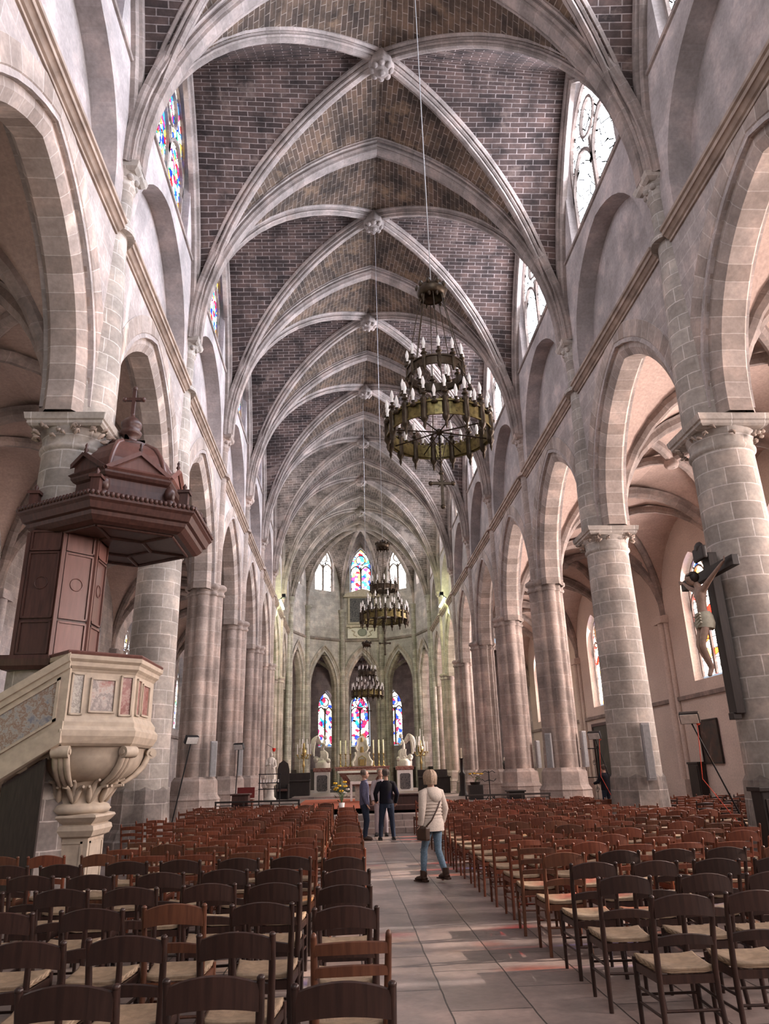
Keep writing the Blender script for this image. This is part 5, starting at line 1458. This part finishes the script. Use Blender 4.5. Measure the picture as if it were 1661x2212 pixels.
obj('carved_head', b, M['cream'], t)

def loudspeaker(x, y, z0, z1, a, label):
    t = thing('column_loudspeaker', label, 'loudspeaker', (x, y, z0), 'slim grey column loudspeakers on the piers')
    Mx = Matrix.Translation((x, y, 0)) @ Matrix.Rotation(a, 4, 'Z')
    b = MB(); b.bbox(-.10, .10, -.06, .06, z0, z1, .01, M=Mx); obj('cabinet', b, M['steel'], t)
    b = MB(); b.bbox(-.08, .08, -.075, -.055, z0+.04, z1-.04, .006, M=Mx); obj('grille', b, plain('speaker_grille', (.25,.245,.25,1), .7), t)
loudspeaker(6.02, 17.76, 1.35, 2.65, radians(-5), 'slim grey loudspeaker on the round column beyond the crucifix')
loudspeaker(5.42, 24.35, 1.68, 2.75, radians(-30), 'slim grey loudspeaker on the first clustered pier, crucifix side')
loudspeaker(6.62, 24.5, 1.68, 2.8, radians(30), 'slim grey loudspeaker on the aisle face of the first clustered pier')
loudspeaker(-5.35, 24.42, 1.68, 2.75, radians(25), 'slim grey loudspeaker on the first clustered pier beyond the pulpit')
loudspeaker(-5.38, 30.75, 1.68, 2.75, radians(25), 'slim dark loudspeaker on the second clustered pier beyond the pulpit')
loudspeaker(6.70, 30.9, 1.68, 2.75, radians(30), 'slim grey loudspeaker on the second clustered pier, crucifix side')

def floodlight(foot, head, yaw, label, red=False):
    t = thing('floodlight_stand', label, 'floodlight', foot, 'halogen floodlights on thin poles')
    b = MB(); b.tube([foot, (head[0], head[1], head[2]-.05)], .018, 6); b.lathe([(.14,0),(.14,.02),(.03,.05)], foot[0], foot[1], 12); obj('pole', b, M['iron'], t)
    Mx = Matrix.Translation(head) @ Matrix.Rotation(yaw, 4, 'Z') @ Matrix.Rotation(radians(28), 4, 'X')
    b = MB(); b.bbox(-.20, .20, -.06, .06, -.12, .12, .02, M=Mx); b.bbox(-.13, .13, .05, .11, -.07, .07, .02, M=Mx); b.bbox(-.05, .05, .10, .2, -.05, .03, .01, M=Mx); hd = obj('lamp_housing', b, M['iron'], t)
    b = MB(); b.bbox(-.18, .18, -.075, -.055, -.10, .10, .005, M=Mx); obj('reflector', b, plain('reflector_glass', (.62,.60,.58,1), .15, .2), hd)
    if red:
        b = MB(); b.sphere((head[0]+.14, head[1]-.05, head[2]-.12), .045, 8, 6); b.tube([(head[0]+.12,head[1]-.05,head[2]-.12),(head[0]+.02,head[1]-.1,1.4),(foot[0]-.05,foot[1]-.05,.1)], .008, 5)
        obj('red_cable', b, plain('red_cable', (.55,.06,.03,1), .5), t)
floodlight((-6.15, 22.4, 0), (-5.66, 22.4, 2.72), radians(40), 'halogen floodlight on a thin dark pole leaning by the pulpit side pier')
floodlight((-5.35, 29.4, 0), (-5.25, 29.4, 2.75), radians(-20), 'halogen floodlight on a pole by the second clustered pier, pulpit side')
floodlight((7.35, 23.5, 0), (6.68, 23.5, 2.62), radians(-40), 'halogen floodlight with a red cable beside the first clustered pier, crucifix side', True)
floodlight((7.15, 15.6, 0), (6.15, 15.6, 2.62), radians(-35), 'halogen floodlight with a red cable on the pole nearest the wall painting', True)

# lamps fixed on the string course that light the choir
for s, y, nm in ((-1, 46.0, 'pulpit side'), (1, 46.0, 'crucifix side')):
    t = thing('wall_floodlight', 'glowing greenish lamp fixed on the string course, %s of the choir' % nm, 'lamp', (s*5.35, y, 12.3))
    b = MB(); b.tube([(s*5.42,y,12.25),(s*5.15,y-.1,12.45)], .03, 6); b.bbox(s*5.1-.12, s*5.1+.12, y-.25, y+.25, 12.4, 12.62, .03); obj('housing', b, M['iron'], t)
    b = MB(); b.bbox(s*5.36-.06, s*5.36+.06, y+.15, y+2.9, 12.26, 12.36, .02); obj('tube', b, emit('lamp_tube', (.95,1,.62,1), 40), t)

# grille gate and door behind the piers
def gate(x, y, w, label):
    t = thing('iron_gate', label, 'gate', (x, y, 0))
    b = MB()
    for xx in (x-w/2, x+w/2): b.tube([(xx,y,0),(xx,y,2.6)], .03, 6)
    for z in (.15, 1.2, 2.5): b.tube([(x-w/2,y,z),(x+w/2,y,z)], .022, 5)
    obj('frame', b, M['iron'], t)
    b = MB()
    for k in range(6):
        xx = x-w/2+w*(k+.5)/6; b.tube([(xx,y,.15),(xx,y,2.5)], .012, 5)
        for zc in (.65, 1.85): b.tube([(xx+.10*(1-q/24)*cos(q*pi/5), y, zc+.14*(1-q/24)*sin(q*pi/5)) for q in range(16)], .010, 4)
    obj('scrollwork', b, M['iron'], t)
gate(9.6, 36.0, 2.6, 'scrolled black iron gate in the aisle between two crucifix side piers')
gate(-8.0, 24.0, 2.0, 'scrolled black iron gate in the aisle behind the round column by the pulpit')
t = thing('dark_board', 'dark wooden cupboard against the aisle wall near the dark painting', 'board', (12.8, 30.0, 0))  # dark board built as a shallow box; cabinet and door parts made up
b = MB(); b.bbox(12.66, 12.97, 29.5, 30.4, 0, 1.70, .02); b.bbox(12.63, 12.98, 29.46, 30.44, 1.68, 1.76, .02); obj('cabinet', b, M['oak'], t)
b = MB(); b.bbox(12.64, 12.67, 29.58, 30.32, .15, 1.6, .01); obj('door', b, M['oak'], t)
t = thing('dark_cabinet', 'dark wooden cabinet standing in front of the crucifix column', 'cabinet', (5.07, 10.9, 0))
b = MB(); b.bbox(4.76, 5.40, 10.76, 11.06, 0, 1.32, .02); b.bbox(4.72, 5.44, 10.73, 11.09, 1.30, 1.36, .01); obj('cabinet', b, M['oak'], t)
b = MB(); b.bbox(4.80, 5.06, 10.74, 10.76, .1, 1.2, .006); obj('door', b, M['oak'], t)
b = MB(); b.bbox(5.10, 5.36, 10.74, 10.76, .1, 1.2, .006); obj('door', b, M['oak'], t)

t = thing('monk_statue', 'small dark-robed statue on a plinth seen between the crucifix side piers', 'statue', (8.25, 45.0, 0))
b = MB(); b.lathe([(.26,0),(.26,.1),(.2,.2),(.2,.82),(.26,.9),(.26,.94)], 8.25, 45, 14); obj('pedestal', b, M['statue'], t)
b = MB(); b.lathe([(.22,.94),(.22,1.1),(.18,1.6),(.2,1.95),(.13,2.08),(.06,2.13)], 8.25, 45, 20, fn=lambda a: 1+.07*cos(7*a))
for q in (-1, 1): b.tube([(8.25+q*.18,45,1.98),(8.25+q*.21,44.85,1.75),(8.25+q*.04,44.78,1.72)], [.06,.055,.035], 7)
fg = obj('robe', b, M['oak'], t)
b = MB(); head_mesh(b, (8.25, 45, 2.22), radians(165), 0, .1, 0, 0); obj('head', b, M['statue'], t)
for k in range(3):
    t = thing('low_bench', 'low dark bench against the aisle wall under the painting, %s from the columns' % ('first', 'second', 'third')[k], 'bench', (11.2+.75*k, 26.2, 0), 'low dark benches by the aisle wall')
    x = 11.2+.75*k
    b = MB(); b.bbox(x-.34, x+.34, 26.0, 26.4, .40, .46, .01); obj('seat', b, M['oak'], t)
    for q in (-.3, .3):
        b = MB(); b.bbox(x+q-.03, x+q+.03, 26.03, 26.37, 0, .40, .01); obj('leg', b, M['oak'], t)
# ------------------------------------------------------------------ rush-seated chairs
def chair_parts(style):
    """returns [(part name, MB, slot)]; chair faces +y, its back towards -y; slot 0 wood, 1 rush"""
    L = []
    sw, sf, sd0, sd1, sh = .185, .205, -.18, .19, .46
    for s in (-1, 1):
        b = MB(); b.tube([(s*(sw+.012), sd0-.045, 0), (s*sw, sd0, .30), (s*sw, sd0-.002, .47), (s*(sw+.008), sd0-.045, .72), (s*(sw+.012), sd0-.085, .885)], [.017,.020,.021,.019,.017], 8)
        b.sphere((s*(sw+.012), sd0-.087, .890), .019 if style == 0 else .017, 8, 5, sc=(1,1,.8 if style == 0 else 1.5))
        L.append(('rear_post', b, 0))
    for s in (-1, 1):
        b = MB(); b.tube([(s*sf, sd1, 0), (s*sf, sd1, .30), (s*sf, sd1, .465)], [.015,.019,.020], 8); L.append(('front_leg', b, 0))
    def slat(z0, z1, rise, yb, bow=.03, th=.013):
        b = MB(); n = 8; R = []
        for i in range(n+1):
            f = 2*i/n-1; x = f*(sw+.006); k = 1-f*f
            y = yb - bow*k; zt = z1 + rise*k; zb = z0 + rise*.55*k
            R.append([(x, y-th, zb), (x, y-th, zt), (x, y+th*.2, zt+.004), (x, y+th, zt), (x, y+th, zb)])
        b.loft(R, True, True, 0, False); return b
    if style == 0:
        L.append(('crest_rail', slat(.768, .868, .040, sd0-.078), 0)); L.append(('back_slat', slat(.600, .645, .026, sd0-.028, .024), 0))
    else:
        L.append(('crest_rail', slat(.805, .855, .012, sd0-.078), 0)); L.append(('back_slat', slat(.700, .742, .012, sd0-.052, .026), 0)); L.append(('back_slat', slat(.595, .635, .012, sd0-.025, .022), 0))
    # woven seat: four triangles rising to a ridge, rolled over the rails
    b = MB(); z = sh
    O = [(-sw+.01, sd0), (sw-.01, sd0), (sf, sd1+.01), (-sf, sd1+.01)]
    n = 5; rim, top = [], []
    def edge(A, B): return [(A[0]+(B[0]-A[0])*i/n, A[1]+(B[1]-A[1])*i/n) for i in range(n)]
    P = [p for a, c in zip(O, O[1:]+O[:1]) for p in edge(a, c)]
    cx, cy = 0, .005
    rings = []
    for k, dz in ((.985,-.020),(1.02,-.004),(1.0,.014),(.93,.016),(.5,.004),(.06,-.004)):
        rings.append([(cx+(x-cx)*k, cy+(y-cy)*k, z+dz+(.010 if (i % n == 0 and .9 < k < 1.01) else 0)) for i, (x, y) in enumerate(P)])
    N = len(P); vs = [p for r in rings for p in r]; fs = []; uv = []
    for i in range(len(rings)-1):
        for j in range(N):
            k2 = (j+1) % N; q = (i*N+j, i*N+k2, (i+1)*N+k2, (i+1)*N+j); fs.append(q)
            side = j//n
            uv.append([((vs[t_][1] if side % 2 == 0 else vs[t_][0]), (vs[t_][0] if side % 2 == 0 else vs[t_][1])*.08) for t_ in q])
    b.add(vs, fs, uv, 0, True); b.poly(rings[-1]); b.poly(list(reversed(rings[0])))
    L.append(('seat', b, 1))
    b = MB()
    b.box(-sf+.01, sf-.01, sd1-.012, sd1+.008, .375, .435); b.box(-sw+.01, sw-.01, sd0-.008, sd0+.012, .385, .435)
    for s in (-1, 1): b.loft([[(s*sw+s*.0-.008, sd0, zz_), (s*sw+.008, sd0, zz_), (s*sf+.008, sd1, zz_), (s*sf-.008, sd1, zz_)] for zz_ in (.385, .435)], True, True, 0, False)
    L.append(('seat_rail', b, 0))
    def stretch(*segs):
        b = MB()
        for p, q in segs: b.tube([p, q], .0095, 6)
        return b
    for s in (-1, 1): L.append(('stretcher', stretch(((s*sw, sd0-.015, .20), (s*sf, sd1, .20)), ((s*sw, sd0-.008, .29), (s*sf, sd1, .29))), 0))
    L.append(('stretcher', stretch(((-sf, sd1, .24), (sf, sd1, .24))), 0)); L.append(('stretcher', stretch(((-sw, sd0-.012, .24), (sw, sd0-.012, .24))), 0))
    return L
TONES = [('dark', M['wdark_shade']), ('brown', M['wmid']), ('red-brown', M['wred'])]
CH_MESH, CH_ONE = {}, {}
for st_i in (0, 1):
    parts = chair_parts(st_i)
    for ti, (tn, tm) in enumerate(TONES):
        CH_MESH[st_i, ti] = []
        for nme, b, slot in parts:
            me = b.mesh('chair_' + nme); me.materials.append(tm if slot == 0 else M['rush']); CH_MESH[st_i, ti].append((nme, me))
        one = MB()
        for nme, b, slot in parts:
            o = len(one.v); one.v += b.v; one.f += [[o+k for k in f_] for f_ in b.f]; one.uv += b.uv; one.m += [slot]*len(b.f); one.sm += b.sm
        me = one.mesh('church_chair'); me.materials.append(tm); me.materials.append(M['rush']); CH_ONE[st_i, ti] = (me, one)

CMI = co.matrix_world.inverted()
def pix(x, y, z):
    p = CMI @ Vector((x, y, z)); 
    if p.z > -.2: return None
    return (830.5 + 1562*p.x/-p.z, 1106 - 1562*p.y/-p.z)
def in_view(x, y):
    for dx, dy, z in ((-.2,-.25,.9),(.2,-.25,.9),(-.2,.2,.46),(.2,.2,.46),(0,0,.2)):
        q = pix(x+dx, y+dy, z)
        if q and -10 < q[0] < 1671 and q[1] < 2222: return True
    return False
NUM = 'first second third fourth fifth sixth seventh eighth ninth tenth eleventh twelfth thirteenth fourteenth fifteenth sixteenth seventeenth eighteenth nineteenth twentieth twenty-first twenty-second twenty-third twenty-fourth twenty-fifth'.split()
rc = random.Random(11)
seats = []
def blocked(x, y):
    for s in (-1, 1):
        for i in range(I0, I1+1):
            if hypot(x-s*5.95, y-py(i)) < 1.2: return True
    if x > 4.4 and 10.3 < y < 11.5: return True
    if x < -3.95 and 10.2 < y < 14.4: return True
    return False
for r in range(21):                       # pulpit side block
    y = 3.74 + .925*r
    for c in range(9):
        x = -1.14 - .555*c + rc.uniform(-.035,.035) - (.05*rc.random() if c else 0)
        if c == 0: x = -1.14 + rc.uniform(-.02,.02)
        yy = y + rc.uniform(-.06,.06) + (-.12 if c == 0 else 0) + (.10 if c > 0 else 0)
        if x < -5.5: continue
        if c == 0 and r > 18: continue
        if blocked(x, yy): continue
        seats.append((x, yy, rc.gauss(0, .035), 'pulpit side', r, c))
for r in range(20):                       # crucifix side block
    y = 5.42 + .885*r
    for c in range(9):
        x = 1.02 + .555*c + rc.uniform(-.03,.03)
        if r > 6: x += .0
        yy = y + rc.uniform(-.05,.05)
        if x > 5.6 or blocked(x, yy): continue
        seats.append((x, yy, rc.gauss(-.02, .035), 'crucifix side', r, c))
for r in range(9):                        # side aisle rows
    y = 13.6 + .95*r
    for c in range(6):
        x = 6.9 + .58*c + rc.uniform(-.06,.06); yy = y + rc.uniform(-.08,.08)
        if blocked(x, yy): continue
        if hypot(x-7.3, yy-23.5) < .5 or hypot(x-7.15, yy-15.6) < .45: continue
        seats.append((x, yy, rc.gauss(.0, .06), 'aisle', r, c))
seats = [q for q in seats if in_view(q[0], q[1])]
seats.sort(key=lambda q: hypot(q[0]+1.13, q[1]))
rest = MB(); n_ind = 0
for k, (x, y, rz, side, r, c) in enumerate(seats):
    near = y < 8.9
    u = rc.random()
    tone = (0 if u < (.95 if y < 6.5 else .8) else 1) if near else ((2 if u < .72 else 1) if y < 13 else (2 if u < .85 else 1))  # near rows get darker wood, their shade put into the colour
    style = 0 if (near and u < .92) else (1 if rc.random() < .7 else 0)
    if side == 'aisle': tone, style = (0 if u < .5 else 2), 1
    if n_ind < 300:
        tn = TONES[tone][0]
        if side == 'aisle': lab = '%s ladder-back chair in the aisle beyond the crucifix, %s row, %s from the columns' % (tn, NUM[r], NUM[c])
        else: lab = '%s rush-seated chair, %s, %s row from the camera, %s from the central aisle' % (tn, side, NUM[r], NUM[c])
        grp = 'rush-seated chairs on the %s' % side if side != 'aisle' else 'ladder-back chairs in the side aisle'
        if n_ind < 120:
            t = thing('church_chair', lab, 'chair', (x, y, 0), grp, rz)
            for nme, me in CH_MESH[style, tone]:
                o = bpy.data.objects.new(nme, me); COL.objects.link(o); o.parent = t
        else:
            o = bpy.data.objects.new('church_chair', CH_ONE[style, tone][0]); COL.objects.link(o); o.location = (x, y, 0); o.rotation_euler = (0, 0, rz)
            tag(o, lab, 'chair', grp)
        n_ind += 1
    else:
        Mx = Matrix.Translation((x, y, 0)) @ Matrix.Rotation(rz, 4, 'Z'); one = CH_ONE[style, tone][1]
        o = len(rest.v); rest.v += [tuple(Mx @ Vector(p)) for p in one.v]; rest.f += [[o+q for q in f_] for f_ in one.f]; rest.uv += one.uv
        rest.m += [1 if m_ == 1 else 0 for m_ in one.m]; rest.sm += one.sm
if rest.v:
    o = obj('church_chairs_far', rest, [M['wred'], M['rush']], origin=(0, 20, 0), label='mass of red-brown chairs in the rows before the choir', cat='chairs', kind='stuff', group='rush-seated chairs before the choir')
print('chairs', len(seats), n_ind)
